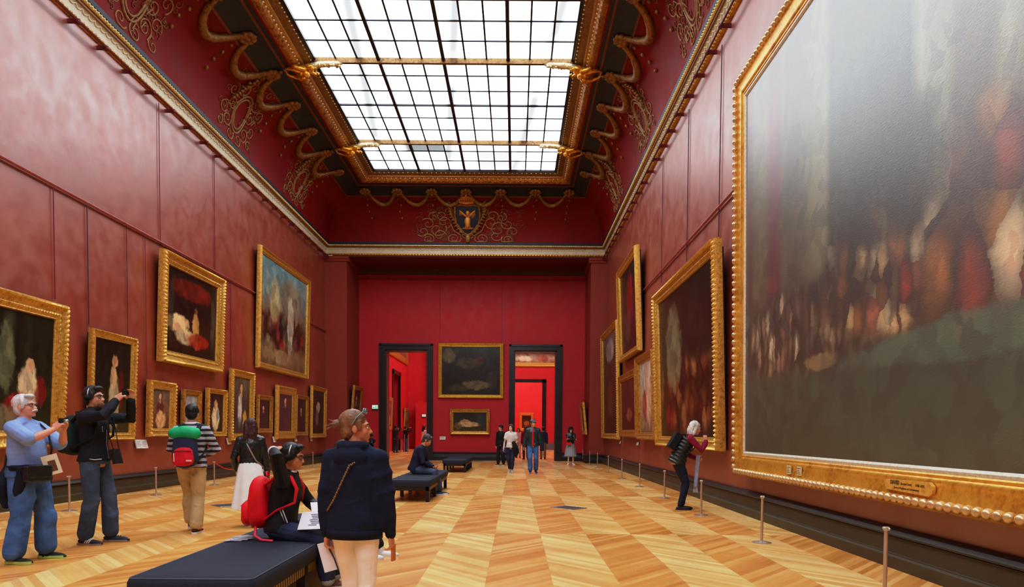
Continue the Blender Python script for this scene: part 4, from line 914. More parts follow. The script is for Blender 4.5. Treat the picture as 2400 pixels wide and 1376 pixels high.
    q.tube([hp(0,.082,.02),hp(0,.097,-.012),hp(0,.106,-.029)],[.008,.010,.012],8); q.ell(hp(.013,.098,-.033),(.009,.01,.008),HR); q.ell(hp(-.013,.098,-.033),(.009,.01,.008),HR)
    q.tube([hp(-.048,.068,.026),hp(-.02,.085,.028),hp(.02,.085,.028),hp(.048,.068,.026)],.011,8); q.ell(hp(0,.088,-.058),(.024,.010,.006),HR); q.ell(hp(0,.086,-.069),(.02,.010,.007),HR)
    for s in (-1,1): q.ell(hp(s*.037,.058,-.028),(.023,.022,.026),HR); q.ell(hp(s*.079,-.012,-.006),(.010,.021,.034),HR)
    root=solid(q,'person',skin(skin_c),None,vox,3,k); root.location=loc; root.rotation_euler=(0,0,rz); tag(root,label,'person',group); J.root=root
    if eyes:
        for s in (-1,1):
            e=MB().ell(hp(s*.031,.078,.004),(.014,.010,.009),HR,10,6).build('eye',M_eye,root,True,k); MB().ell(hp(s*.031,.0865,.004),(.006,.004,.006),HR,8,5).build('iris',M_iris,e,True,k)
            bm=MB().tube([hp(s*.014,.094,.025),hp(s*.032,.090,.031),hp(s*.052,.074,.026)],[.005,.006,.004],6); bm.build('eyebrow',mat('eyebrow',brow or hair[1],.8),root,True,k)
    # hair
    st,hc=hair[0],hair[1]
    if st:
        mh=mat('hair',hc,.5,0,.35,30,.5,160,.4,.006,(1,1,.25)); q=MB()
        if st!='thin': q.ell(hp(0,-.026,.048),(.090,.102,.096),HR,20,12); q.ell(hp(0,-.056,-.01),(.078,.060,.082),HR,16,10)
        else: q.ell(hp(0,-.045,.035),(.083,.083,.088),HR,20,12); q.ell(hp(0,-.055,-.015),(.074,.053,.07),HR,16,10)
        for s in (-1,1): q.ell(hp(s*.074,.012,.024),(.015,.032,.048),HR)
        if st=='short': q.ell(hp(0,.052,.104),(.066,.045,.032),HR)
        if st in('long','bob'):
            L=.34 if st=='long' else .16
            for x in (-.055,0,.055):
                dn=V((0,0,-1)); b=hp(x,-.07,.0); q.tube([hp(x*.9,-.06,.06),b,b+dn*L*.4+HR@V((0,-.02,0)),b+dn*L*.8+HR@V((x*.2,-.02,0)),b+dn*L],[.05,.055,.055,.05,.03],8)
            for s in (-1,1): q.tube([hp(s*.07,0,.05),hp(s*.085,-.01,-.03),hp(s*.085,-.02,-.11),hp(s*.075,-.04,-.16 if st=='bob' else -.24)],[.03,.032,.034,.02],8)
        if st=='bun':
            q.ell(hp(0,-.135,.035),(.034,.04,.034),HR); 
            for a in range(7): q.tube([hp(0,-.14,.035),hp(.04*math.cos(a),-.185-.006*a,.035+.045*math.sin(a))],[.012,.003],5)
        J.hair=solid(q,'hair',mh,root,vox*.8,2,k,(.0035,95,3))
    # clothes
    J.cl={}
    def garment(name,m,e,lo,sleeve,hem=0,fold=.006,fr=16,gg=g,v=None,cuff=0,extra=None,seed=1,zf=1):
        q=MB(); trunk(q,J.trunk(e,lo,gg,hem))
        for s in (0,1):
            a,b,c=S[s],J.E[s],J.h[s]
            if sleeve>=2: q.tube([a,a.lerp(b,.5),b,b.lerp(c,.5),b.lerp(c,sleeve-1.04 if sleeve<2.04 else 1)],[.056*g+e*.8,.048*g+e*.72,.041+e*.75,.038+e*.7,.030+e*.7+cuff],12)
            elif sleeve>0: q.tube([a,a.lerp(b,sleeve*.5),a.lerp(b,sleeve)],[.056*g+e,.052*g+e,.051*g+e*1.15],12)
            q.tube([N-u2*.03+rx*(.03 if s==0 else -.03),a],[.062+e*.7,.055*g+e*.75],12)
            q.ell(a,(.058*g+e*.8,.058*g+e*.8,.057*g+e*.8))
        if extra: extra(q)
        o=solid(q,name,m,root,(v or vox*1.05),4,k,(fold,fr,seed,zf)); J.cl[name]=o; return o
    J.garment=garment
    def trousers(name,m,e=.014,cut=.06,flare=.0,fold=.005,fr=20,seed=2,wl=.06,top_e=.0,kn=0):
        q=MB(); trunk(q,[(p+u1*wl,.158*g**1.4+e*.6+top_e,.115*g**1.8+e*.6+top_e,r0,f0),(p,.170*g+e,.125*g+e,r0,f0),(p-u1*.06,.168*g+e,.122*g+e,r0,f0)])
        for s in (0,1):
            a,b,c=Hh[s],J.K[s],J.A[s]; d=(c-b).normalized(); end=c-d*cut-d*.03
            q.tube([a,a.lerp(b,.5),b,b.lerp(c,.4),end],[.092*g+e*.6,.078*g+e*.8,.058+e*1.0+kn,.054+e*1.05+flare*.4,.045+e*.95+flare],14)
        o=solid(q,name,m,root,vox*1.05,4,k,(fold,fr,seed)); J.cl[name]=o; return o
    J.trousers=trousers
    def skirt(name,m,zl,rt,rb,pleat=0,n=64,amp=.012,back=0,seed=0):
        q=MB(); rs=[]; z0=p.z+.10
        for i in range(16):
            t=i/15; z=z0+(zl-z0)*t; r=rt+(rb-rt)*t**.8
            rs.append([(p.x+(r+amp*t*(math.sin(pleat*2*PI*j/n+seed)+.4*math.sin(5*2*PI*j/n+seed+t*2)))*math.cos(2*PI*j/n),p.y-back*t+(r*.78+amp*t*math.sin(pleat*2*PI*j/n+seed))*math.sin(2*PI*j/n),z) for j in range(n)])
        q.rings(rs,cap=False); o=q.build(name,m,root,True,k); return o
    J.skirt=skirt
    if shoe:
        for s in (0,1):
            a=J.A[s]; ya=R_(fy[s]); f=V((-math.sin(ya),math.cos(ya),0)); Rm=M.Rotation(ya,3,'Z')@M.Rotation(R_(-fp[s]),3,'X'); T=lambda x,y,z: a+Rm@V((x,y,z))
            sg=1 if s==0 else -1; q=MB(); h=shoe.get('h',.0)
            q.tube([T(0,-.045,-.040),T(0,.02,-.045),T(sg*.004,.10,-.05),T(sg*.0,.165,-.055),T(sg*-.004,.19,-.058)],[.036,.041,.043,.036,.024],12,True,V((0,0,1)),.75)
            q.tube([T(0,-.015,-.05),T(0,-.008,.0+h),T(0,-.008,.03+h)],[.042,.042,.04],12)
            o=solid(q,'shoe',shoe['m'],root,vox*.8,3,k); pr=[]
            for y,w_ in ((-.085,.018),(-.07,.034),(-.03,.040),(.03,.038),(.10,.047),(.155,.044),(.19,.030),(.208,.012)): pr.append((y,w_))
            out=[(sg*.002+w_,y) for y,w_ in pr]+[(sg*.002-w_,y) for y,w_ in pr[::-1]]; sh=shoe.get('sole_h',.022)
            sm=MB().rings([[T(x,y,-.080) for x,y in out],[T(x*1.02,y,-.080+sh) for x,y in out]]); sm.build('sole',shoe['s'],o,40,k)
            if shoe.get('stripe'):
                st_=MB(); 
                for z_ in (.0,.025,.05): st_.tube([T(sg*.044,.03+z_,-.05),T(sg*.036,.045+z_,-.022),T(0,.06+z_,-.006)],.006,5)
                st_.build('stripes',shoe['stripe'],o,True,k)
    return J
def held(J,name,label,cat): return thing(name,label,cat,J.loc,J.rz)
def strap_path(J,pts,r,n=6): return MB().tube(pts,r,n,True)
M_denim=cloth('denim_blue',(72,106,160),.8,.35,7,.3,160); M_denim2=cloth('denim_dark',(40,50,76),.8,.4,6,.3,160); M_denim3=cloth('denim_grey_blue',(66,78,100),.8,.4,6,.3,160)
M_blk=cloth('black_cloth',(26,26,30)); M_sole_w=mat('sole_white',(222,220,214),.6); M_sole_k=mat('sole_dark',(34,32,32),.7); M_lens=mat('lens_dark',(12,12,16),.1); M_metal=mat('chrome',(200,200,204),.2,.9)
M_leath=mat('black_leather',(22,22,26),.33,0,.3,10,.5,30,.6,.02)
def glasses(J,m,parent=None,sun=False,dz=0,top=False):
    q=MB()
    hp=J.hp
    if top:   # pushed up on the hair
        for s in (-1,1):
            q.tube([hp(s*.012,.082,.118),hp(s*.03,.075,.142),hp(s*.06,.055,.142),hp(s*.07,.052,.118),hp(s*.04,.075,.105),hp(s*.012,.082,.118)],.004,5)
            q.tube([hp(s*.072,.05,.12),hp(s*.088,0,.075),hp(s*.09,-.03,.03)],.004,5)
            q.ell(hp(s*.042,.068,.124),(.028,.006,.018),J.HR,10,6)
    else:
        for s in (-1,1):
            q.tube([hp(s*(.032+.024*math.cos(a)),.094-.010*abs(math.cos(a)),.002+.017*math.sin(a)) for a in [2*PI*i/12 for i in range(13)]],.003,5)
            q.tube([hp(s*.056,.083,.008),hp(s*.082,.02,.012),hp(s*.084,-.02,.008)],.003,5)
        q.tube([hp(-.009,.097,.006),hp(.009,.097,.006)],.003,5)
    return q.build('glasses',m,J.root,True,J.k)
def headphones(J,m,mp,c=.0):
    q=MB(); hp=J.hp; q.tube([hp(.094*math.sin(a)*1.0,-.012,.02+.112*math.cos(a)) for a in [R_(-100+20*i) for i in range(11)]],.009,7)
    o=q.build('headphones',m,J.root,True,J.k)
    for s in (-1,1): MB().tube([hp(s*.085,-.012,-.002),hp(s*.108,-.012,-.002)],[.034,.032],12).build('ear_cup',mp,o,True,J.k)
    return o
# ---------------------------------------------------------------- grey-haired man in blue shirt
J=person('person in pale blue shirt with grey hair and moustache, aiming a small camera upward',(-5.05,7.32,0),R_(-93),1.71,lean=-2,head=(6,-8),rh=(.07,.34,1.40),lh=(-.07,.35,1.40),rp=(1,-.35,-.55),lp=(-.55,.35,-1),
  rf=(.19,-.03,.08),lf=(-.17,.06,.08),fy=(-2,6),g=1.17,sw=1.06,skin_c=(214,150,126),ak=1.05,vox=.0065,curl=(.55,.55),hn=((-1,.2,-.1),(1,.2,-.1)),hd=((-.35,.55,.75),(.3,.45,.85)),
  hair=('short',(200,200,204)),brow=(150,148,146),shoe=dict(m=cloth('trainer_black',(30,32,36),.6),s=mat('sole_lime',(176,206,110),.5),sole_h=.03))
m=cloth('shirt_blue',(132,158,214),.75,.12,9,.25,200)
J.garment('shirt',m,.020,.05,.86,.008,.007,15)
q=MB(); N=J.N
for s in (-1,1): q.tube([N+V((s*.02,-.065,.035)),N+V((s*.07,-.01,.03)),N+V((s*.055,.05,.0)),N+V((s*.02,.085,-.05))],[.016,.018,.02,.010],7)
q.build('collar',m,J.cl['shirt'],True,J.k)
for i in range(6):
    t=i/5; c=J.N.lerp(J.P,t*.85+.08); MB().ell(c+V((0,.118*1.17+.03+.035*math.sin(t*PI)-.05*(1-t)**3,0)),(.006,.006,.006),n=6,m=4).build('button',mat('button_pale',(190,204,230),.4),J.cl['shirt'],True,J.k)
J.trousers('jeans',M_denim,.040,.03,.026,.011,13)
glasses(J,mat('glasses_dark',(40,30,34),.3)); MB().tube([J.hp(-.034,.087,-.055),J.hp(-.012,.102,-.046),J.hp(.012,.102,-.046),J.hp(.034,.087,-.055)],[.007,.011,.011,.007],7).build('moustache',mat('moustache_white',(214,210,206),.8),J.root,True,J.k)
q=MB()
for s in (-1,1):
    q.tube([V((s*.17,.06,.99)),V((s*.195,.07,.88)),V((s*.20,.04,.76)),V((s*.19,.0,.60 if s>0 else .72))],[.045,.055,.05,.02],10)
q.tube([V((.22,0,1.0)),V((.12,.17,1.0)),V((-.12,.17,1.0)),V((-.22,0,1.0)),V((0,-.19,1.0)),V((.22,0,1.0))],.032,9)
q.tube([V((0,-.19,1.0)),V((.12,-.2,.8)),V((.1,-.17,.6))],[.06,.09,.04],10)
solid(q,'tied_jacket',cloth('navy_jacket',(24,28,46)),J.root,.009,4,J.k,(.006,18,4))
r=held(J,'camera','small black compact camera in hands of the grey-haired man','camera'); c=(J.h[0]+J.h[1])/2+V((0,.05,.09))
MB().box(c-V((.052,.014,.03)),c+V((.052,.014,.03))).build('body',M_blk,r,k=J.k); MB().tube([c+V((0,.012,0)),c+V((0,.04,0))],.02,12).build('lens',M_metal,r,40,J.k)
r=held(J,'shoulder_bag','shiny black shoulder bag at right hip of the grey-haired man','bag')
q=MB(); q.box((.02,.17,.86),(.27,.27,1.02),M.Rotation(R_(-24),3,'Z'),(.15,.2,.94)); b=solid(q,'bag_body',M_leath,r,.008,6,J.k); q=MB(); q.box((.03,.262,.90),(.26,.275,1.03),M.Rotation(R_(-24),3,'Z'),(.15,.2,.94)); solid(q,'flap',M_leath,r,.007,3,J.k)
MB().tube([V((.03,.27,1.0)),V((-.06,.22,1.2)),V((-.12,.14,1.38)),V((-.13,.03,1.475)),V((-.1,-.08,1.44)),V((.05,-.17,1.25)),V((.24,-.06,1.02)),V((.26,.13,1.0))],.010,6).build('strap',M_blk,r,True,J.k)
q=MB(); q.tube([V((.03,.27,1.0)),V((.03,.28,.98))],.014,8); q.build('buckle',M_metal,r,True,J.k)
r=held(J,'leaflet','cream museum leaflet tucked at the waist of the grey-haired man','leaflet'); c=V((.05,.30,1.03)); rt=M.Rotation(R_(-42),3,'Z')@M.Rotation(R_(16),3,'Y')
MB().box(c-V((.075,.002,.105)),c+V((.075,.002,.105)),rt,c).build('sheet',mat('leaflet_cream',(226,216,190),.6),r,k=J.k); MB().box(c-V((.04,-.0025,.07)),c+V((.03,.004,.045)),rt,c).build('printed_picture',mat('leaflet_print',(110,66,50),.6,0,.6,60),r,k=J.k)
# ---------------------------------------------------------------- man with headphones
J=person('person in black zip jacket and headphones raising a phone with both hands',(-5.06,8.5,0),R_(-92),1.87,lean=0,head=(-2,-4),rh=(.08,.30,1.60),lh=(-.08,.38,1.61),rp=(1,.0,-.8),lp=(-.7,1.0,-.6),
  rf=(.13,-.04,.08),lf=(-.12,.10,.08),fy=(-6,4),g=.98,skin_c=(204,146,120),vox=.0065,curl=(.5,.35),hn=((-1,.3,0),(1,.3,0)),hd=((-.3,.6,.8),(.1,.1,1)),hair=('short',(40,33,32)),brow=(40,32,30),
  shoe=dict(m=cloth('trainer_navy',(40,42,56),.6),s=mat('sole_tan',(150,130,110),.6),stripe=mat('stripe_white',(220,214,206),.5)))
m=cloth('jacket_black',(27,28,36),.75); J.garment('jacket',m,.026,.03,2,.012,.009,14)
q=MB(); q.tube([J.N+V((.085*math.cos(a),-.01+.075*math.sin(a),.02+.015*math.sin(a))) for a in [2*PI*i/14 for i in range(15)]],.026,8); q.build('collar',m,J.cl['jacket'],True,J.k)
q=MB(); q.tube([J.N+V((0,.085,-.05)),J.C+V((0,.147,0)),J.W+V((0,.142,0)),J.P+V((0,.165,.0))],.005,5); 
for s in (-1,1): q.tube([J.C+V((s*.09,.15,.0)),J.C+V((s*.085,.152,-.05))],.005,5)
q.build('zip',M_metal,J.cl['jacket'],True,J.k)
J.trousers('jeans',M_denim3,.024,.02,.020,.008,16)
MB().tube([V((.18,.02,.965)),V((.165,.1,.95)),V((.11,.148,.955))],.006,5).build('pocket_seam',mat('seam_pale',(170,176,190),.7),J.cl['jeans'],True,J.k)
headphones(J,M_metal,M_blk); glasses(J,mat('glasses_black',(24,18,18),.3))
MB().ell(J.hp(0,.062,-.078),(.046,.042,.036),J.HR).build('stubble',mat('stubble_brown',(120,82,66),.8,0,.3,80),J.root,True,J.k)
r=held(J,'phone','dark phone held up by the man wearing headphones','phone'); c=(J.h[0]+J.h[1])/2+V((0,.03,.10)); MB().box(c-V((.065,.006,.034)),c+V((.065,.006,.034))).build('body',M_blk,r,k=J.k); MB().ell(c+V((.03,.007,.012)),(.009,.004,.009),n=10,m=5).build('lens',M_lens,r,True,J.k)
def rucksack(J,label,m,zc,w,h,d,y0,mats,pocket=True,name='rucksack',lid=None,vox=.010,sl=True):
    r=held(J,name,label,'rucksack')
    def pillow(nm,mm,w,h,d,yc,zc,low,ex,fa,sd,par=r):
        rs=[]
        for i in range(25):
            t=i/24; e=max(.02,(1-abs(2*t-1)**ex))**.42; ww=w/2*e*(1+low*(.5-t)); dd=d/2*e*(1+low*1.4*(.5-t)); z=zc+h*(t-.5); ring=[]
            for j2 in range(36):
                a=2*PI*j2/36; ca,sa=math.cos(a),math.sin(a); ring.append((ww*math.copysign(abs(ca)**.62,ca),yc+dd*math.copysign(abs(sa)**.62,sa),z))
            rs.append(ring)
        me=MB().rings(rs).mesh(nm,J.k); folds(me,fa,20,sd); return link(nm,me,mm,par,True)
    b=pillow('main_body',m,w,h,d,y0-d/2,zc,.28,4,.007,5)
    if pocket:
        p_=pillow('front_pocket',mats[0],w*.84,h*.5,d*.62,y0-d-.0,zc-h*.2,.25,3.4,.006,6)
        MB().tube([(-w*.36,y0-d*1.25,zc-h*.06),(0,y0-d*1.34,zc-h*.045),(w*.36,y0-d*1.25,zc-h*.06)],.005,5).build('pocket_zip',mats[1],p_,True,J.k)
    MB().tube([(-.03,y0-.03,zc+h*.5),(-.02,y0-.04,zc+h*.57),(.02,y0-.04,zc+h*.57),(.03,y0-.03,zc+h*.5)],.009,6).build('grab_handle',mats[1],r,True,J.k)
    if lid: q=MB(); q.tube([(-w*.42,y0-d*.6,zc+h*.42),(0,y0-d*.62,zc+h*.45),(w*.42,y0-d*.6,zc+h*.42)],[d*.42,d*.48,d*.42],14); solid(q,'lid',lid,r,vox,6,J.k,(.005,22,7))
    for s in (-1,1):
        N=J.N; pts=[V((s*.10,y0-.02,zc+h*.36)),N+V((s*.12,-.05,-.0)),N+V((s*.13,.05,-.03)),J.C+V((s*.14,.135,.03)),J.C+V((s*.16,.12,-.10)),J.W+V((s*.19,.0,.02)),V((s*.14,y0-.03,zc-h*.32))]
        q=MB().tube(pts,[.03,.034,.034,.03,.022,.018,.016],8,True,V((0,0,1)),.5); q.build('strap',mats[1],r,True,J.k)
    return r
rucksack(J,'dark green rucksack on the back of the man wearing headphones',cloth('bag_dark_green',(30,44,40)),1.22,.30,.46,.17,-.15,[cloth('bag_pocket_dark',(26,34,36)),M_blk])
r=held(J,'audio_guide','black audio guide pouch hanging at the waist of the man wearing headphones','audio guide'); c=V((-.02,.24,.98)); MB().box(c-V((.07,.02,.085)),c+V((.07,.02,.085)),M.Rotation(R_(14),3,'X'),c).build('pouch',M_leath,r,k=J.k); MB().box(c+V((-.07,.018,-.03)),c+V((.07,.024,-.02))).build('trim_line',mat('pouch_blue',(60,90,150),.4),r,k=J.k)
MB().tube([c+V((.05,0,.08)),J.C+V((.09,.17,.1)),J.N+V((.08,.03,.03)),J.N+V((0,-.09,.03)),J.N+V((-.08,.03,.03)),J.C+V((-.09,.17,.1)),c+V((-.05,0,.08))],.005,5).build('neck_cord',M_blk,r,True,J.k)
# ---------------------------------------------------------------- striped sweater
J=person('person in black and grey striped sweater seen from behind, walking',(-4.32,9.42,0),R_(8),1.70,lean=5,head=(6,8),rh=(.14,.30,1.08),lh=(-.14,.30,1.10),rp=(1,-.5,-.5),lp=(-1,-.5,-.5),rf=(.07,-.06,.08),lf=(-.08,.24,.13),lk=(-.1,1,.2),fp=(0,-15),g=1.06,
  skin_c=(196,146,118),vox=.008,hair=('short',(22,22,26)),eyes=False,shoe=dict(m=cloth('trainer_dark_red',(60,30,34),.6),s=M_sole_w,stripe=mat('heel_red',(200,40,50),.5)))
t=NT('striped_knit'); g_=t.coord(); s_=t.new('ShaderNodeSeparateXYZ'); t.l.new(g_,s_.inputs[0]); zz=t.math('ADD',s_.outputs[2],t.math('MULTIPLY',t.noise(g_,9,2),.02)); fz=t.math('FRACT',t.math('DIVIDE',zz,.072))
t.put(t.b.inputs['Base Color'],t.mix(t.smooth(fz,.46,.52),lin((30,30,42)),lin((168,168,182)))); t.set(Roughness=.85); t.bump(t.noise(g_,150,2),.3,.01)
J.garment('striped_sweater',t.m,.026,.06,2,.012,.006,16); J.trousers('khaki_trousers',cloth('khaki',(186,164,124),.85,.15,8),.028,.02,.022,.010,15)
q=MB(); q.tube([J.N+V((.07*math.cos(a),-.012+.062*math.sin(a),.022)) for a in [2*PI*i/14 for i in range(15)]],.018,8); q.build('white_collar',mat('collar_white',(214,214,224),.7),J.cl['striped_sweater'],True,J.k)
r=rucksack(J,'large rucksack with green rolled top and red front pocket on striped sweater',cloth('bag_navy',(44,52,82)),1.16,.31,.50,.19,-.145,[cloth('bag_red',(206,20,44),.7),M_blk],True,'rucksack',cloth('green_cover',(28,168,112),.6))
q=MB(); q.box((.06,-.418,1.0),(.13,-.408,1.02)); q.build('pocket_emblem',mat('emblem_pale',(230,190,190),.6),r,k=J.k); q=MB(); q.tube([V((-.09,-.41,1.0)),V((-.095,-.405,1.10))],.006,6); q.build('reflective_strip',M_sole_w,r,True,J.k)
# ---------------------------------------------------------------- leather jacket and white skirt
J=person('person with long brown hair, black leather jacket and white skirt, walking away',(-3.78,10.1,0),R_(14),1.53,lean=3,head=(0,4),rh=(.26,.06,.84),lh=(-.24,.14,.92),rf=(.06,-.16,.10),lf=(-.07,.16,.08),fp=(25,0),g=.96,sw=.93,skin_c=(216,176,150),vox=.008,hair=('long',(62,32,30)),eyes=False,
  shoe=dict(m=mat('shoe_silver',(196,196,200),.4,.3),s=M_sole_w))
J.garment('leather_jacket',M_leath,.026,.03,2,.01,.008,18,1.0); J.skirt('white_skirt',cloth('skirt_white',(226,228,230),.7,.06,6,.1),.30,.17,.30,9,72,.016,.06)
J.trousers('grey_leggings',cloth('leggings_grey',(150,150,160)),.004,.0,0,.002)
r=held(J,'shoulder_bag','grey cross-body bag strap over the black leather jacket','bag'); MB().tube([J.N+V((-.09,.02,.01)),J.N+V((-.09,-.07,-.03)),J.C+V((-.02,-.155,.0)),J.W+V((.09,-.145,-.03)),J.P+V((.19,-.05,.02)),J.P+V((.21,.03,-.03))],.013,6,True,V((0,0,1)),.5).build('strap',mat('strap_taupe',(128,120,112),.6),r,True,J.k)
q=MB(); q.box((.20,-.05,.72),(.28,.16,.90)); solid(q,'bag_body',M_leath,r,.01,4,J.k)
# ---------------------------------------------------------------- boy on the near bench
J=person('person seated on the front bench with red rucksack, headphones and raised arm',(-2.0,6.02,0),R_(-86),1.56,pel=(0,0,.62),lean=10,head=(-4,8),rh=(.10,-.035,1.345),lh=(-.08,.40,.73),rp=(1,.1,.75),lp=(-1,-.3,-.3),rf=(.12,.47,.08),lf=(-.12,.50,.08),fy=(-6,6),g=1.02,
  skin_c=(190,126,90),vox=.0065,curl=(.5,.5),hn=((-.6,.3,-.7),(.6,0,-.8)),hd=((-.7,.4,.35),None),hair=('short',(20,18,20)),shoe=dict(m=cloth('shoe_taupe',(128,100,92),.7),s=M_sole_w,h=.01))
m=cloth('bomber_black',(24,24,30),.55,.2); J.garment('bomber_jacket',m,.026,.04,2,.010,.009,15)
M_wt=mat('trim_white',(214,214,226),.7); bj=J.cl['bomber_jacket']; q=MB()
q.tube([J.N+V((.072*math.cos(a),.0+.066*math.sin(a),.016)) for a in [2*PI*i/14 for i in range(15)]],.012,6); q.build('collar_trim',M_wt,bj,True,J.k)
for s in (0,1):
    q=MB()
    for j in range(4): c=J.E[s].lerp(J.h[s],.84+.05*j); d=(J.h[s]-J.E[s]).normalized(); rr,uu=frame_of(d); q.tube([c+(rr*math.cos(a)+uu*math.sin(a))*.047 for a in [2*PI*i/12 for i in range(13)]],.007,5)
    q.build('striped_cuff',M_wt,bj,True,J.k)
for o in (0,.026): MB().tube([J.W+V((.17+o*.2,.02+o,.02)),J.W+V((.155+o*.2,.06+o,-.10))],.006,6).build('pocket_trim',M_wt,bj,True,J.k)
J.trousers('dark_jeans',M_denim2,.026,.05,.008,.008,18)
q=MB()
for s in (0,1):
    a,b=J.K[s],J.A[s]; MB().tube([a.lerp(b,.78),a.lerp(b,.88)],[.067,.068],12).build('turned_cuff',mat('cuff_pale',(150,166,180),.8),J.cl['dark_jeans'],True,J.k)
headphones(J,M_metal,M_blk); glasses(J,mat('glasses_dark2',(40,36,40),.3))
rd=cloth('rucksack_red',(214,16,30),.6,.15,8); r=rucksack(J,'bright red rucksack worn by the seated boy on the front bench',rd,.86,.33,.50,.20,-.085,[rd,cloth('strap_red',(226,24,48),.6)],vox=.009)
MB().tube([V((.12,-.2,.64)),V((.18,-.19,.56)),V((.22,-.12,.527)),V((.24,-.02,.522))],[.014]*4,6,True,V((0,0,1)),.4).build('loose_strap',mat('strap_pink',(226,44,76),.6),r,True,J.k)
M_paper=mat('paper_white',(228,228,236),.6,0,.05)
def booklet(J,c,rt,w,h,label,name='booklet',cat='booklet',pages=True):
    r=held(J,name,label,cat); c=V(c); a=MB().box(c-V((w/2,h/2,.003)),c+V((w/2,h/2,.003)),rt,c).build('sheet',M_paper,r,k=J.k)
    q=MB()
    for i in range(7):
        x=-w*.36+w*.1*i; q.box(c+V((x,-h*.18+.012*(i%3),.003)),c+V((x+w*.06,h*.1+.02*((i*5)%3),.0045)),rt,c)
    q.build('printed_figures',mat('print_grey',(120,118,132),.7),r,k=J.k); return r
booklet(J,(.17,.36,.70),M.Rotation(R_(-8),3,'Z')@M.Rotation(R_(48),3,'Y')@M.Rotation(R_(6),3,'X'),.20,.30,'white printed sheet lying on the knee of the seated boy')
booklet(J,(.0,.40,.80),M.Rotation(R_(20),3,'Z')@M.Rotation(R_(40),3,'Y'),.15,.22,'white folded booklet in left hand of the seated boy')
r=thing('folded_leaflet','crumpled silver leaflet on the front bench behind the red rucksack','leaflet',(-2.32,5.9,.452)); q=MB(); rs=random.Random(3)
for k in range(4): q.box((-.09+.03*k,-.07+.01*k,.002+.004*k),(.05+.03*k,.06+.01*k,.004+.006*k),M.Rotation(.3*k,3,'Z'),(0,0,0))
q.build('sheet',mat('leaflet_silver',(186,190,202),.35,.3),r)
# ---------------------------------------------------------------- person behind
J=person('person in grey quilted sleeves on the front bench, mostly hidden by dark hoodie',(-2.02,7.62,0),R_(-88),1.58,pel=(0,0,.62),lean=16,head=(0,20),rh=(.14,.34,.74),lh=(-.14,.34,.74),rf=(.10,.47,.08),lf=(-.10,.62,.08),fy=(-4,4),g=.98,skin_c=(216,170,140),vox=.009,hair=('bob',(30,24,24)),eyes=False,shoe=dict(m=mat('shoe_white',(226,226,230),.6),s=M_sole_w))
J.garment('grey_jacket',cloth('jacket_grey',(166,168,184),.6),.030,.04,2,.01,.010,30,1,zf=1); J.trousers('dark_trousers',M_blk,.02,.05,.01)
# ---------------------------------------------------------------- woman in dark hoodie
J=person('person in navy hoodie and white trousers with sunglasses pushed up on tied hair',(-.99,4.36,0),R_(-10),1.485,lean=2,head=(-66,-2),rh=(.265,.06,.80),lh=(-.235,.02,.79),rp=(.8,-.8,0),lp=(-.8,-.8,0),rf=(.09,-.08,.08),lf=(-.085,.16,.08),fp=(15,0),g=1.02,sw=1.0,
  skin_c=(206,142,110),vox=.006,curl=(.45,.6),hair=('bun',(128,92,66)),brow=(70,48,40),shoe=dict(m=M_sole_w,s=M_sole_w))
m=cloth('hoodie_navy',(27,34,58),.9,.2,10,.35,140)
def hood(q):
    N=J.N; q.tube([N+V((-.05,.07,-.01)),N+V((-.082,.02,.015)),N+V((-.088,-.04,.03)),N+V((-.05,-.09,.03)),N+V((0,-.105,.025)),N+V((.05,-.09,.03)),N+V((.088,-.04,.03)),N+V((.082,.02,.015)),N+V((.05,.07,-.01))],[.022,.03,.036,.04,.042,.04,.036,.03,.022],10)
    q.ell(N+V((0,-.105,-.055)),(.135,.06,.085)); q.ell(N+V((0,-.115,-.12)),(.085,.045,.075))
    for s in (-1,1): q.tube([J.C+V((s*.15,0,-.02)),J.W+V((s*.165,.01,0)),J.P+V((s*.175,.02,-.02))],[.09,.085,.075],10)
J.garment('hoodie',m,.034,.115,2.02,.002,.012,17,1.02,cuff=-.012,extra=hood,seed=4)
q=MB(); rs=[]
for z,e in ((-.115,.028),(-.12,.036),(-.06,.036),(-.055,.028)):
    c=J.P+V((0,0,z)); rs.append([c+V(((.172+e)*math.cos(2*PI*j/32),(.126+e)*math.sin(2*PI*j/32),0)) for j in range(32)])
q.rings(rs); q.build('waistband',cloth('hoodie_rib',(22,28,48)),J.cl['hoodie'],True,J.k)
for s in (0,1): d=(J.h[s]-J.E[s]).normalized(); MB().tube([J.h[s]-d*.055,J.h[s]+d*.0],[.044,.039],12).build('cuff',cloth('hoodie_cuff',(22,28,48)),J.cl['hoodie'],True,J.k)
J.trousers('white_trousers',cloth('trousers_white',(250,245,240),.75,.06,8,.15),.006,.0,.0,.003,30,wl=-.02)
glasses(J,mat('sunglasses_teal',(120,160,166),.25,.2),top=True); MB().ell(J.hp(0,-.115,.032),(.03,.014,.03),J.HR).build('hair_tie',M_blk,J.root,True,J.k)
r=held(J,'cross_body_bag','chain-strapped bag worn across the navy hoodie','bag'); q=MB(); pts=[J.N+V((.10,.04,-.0)),J.N+V((.085,-.10,-.06)),J.C+V((.03,-.178,.06)),J.C+V((-.03,-.175,-.06)),J.W+V((-.10,-.15,-.0)),J.W+V((-.205,-.04,-.10)),J.P+V((-.21,.06,-.04)),V((-.16,.19,.92))]
P_=[]; 
for a,b in zip(pts,pts[1:]): n=max(2,int((b-a).length/.016)); P_+=[a.lerp(b,i/n) for i in range(n)]
for i,p_ in enumerate(P_): q.ell(p_,(.010,.007,.008) if i%2 else (.007,.009,.010),n=6,m=4)
q.build('chain_strap',mat('chain_brass',(150,116,70),.35,.6),r,True,J.k); q=MB(); q.box((-.20,.17,.80),(-.04,.24,.93)); solid(q,'bag_body',M_blk,r,.01,4,J.k)
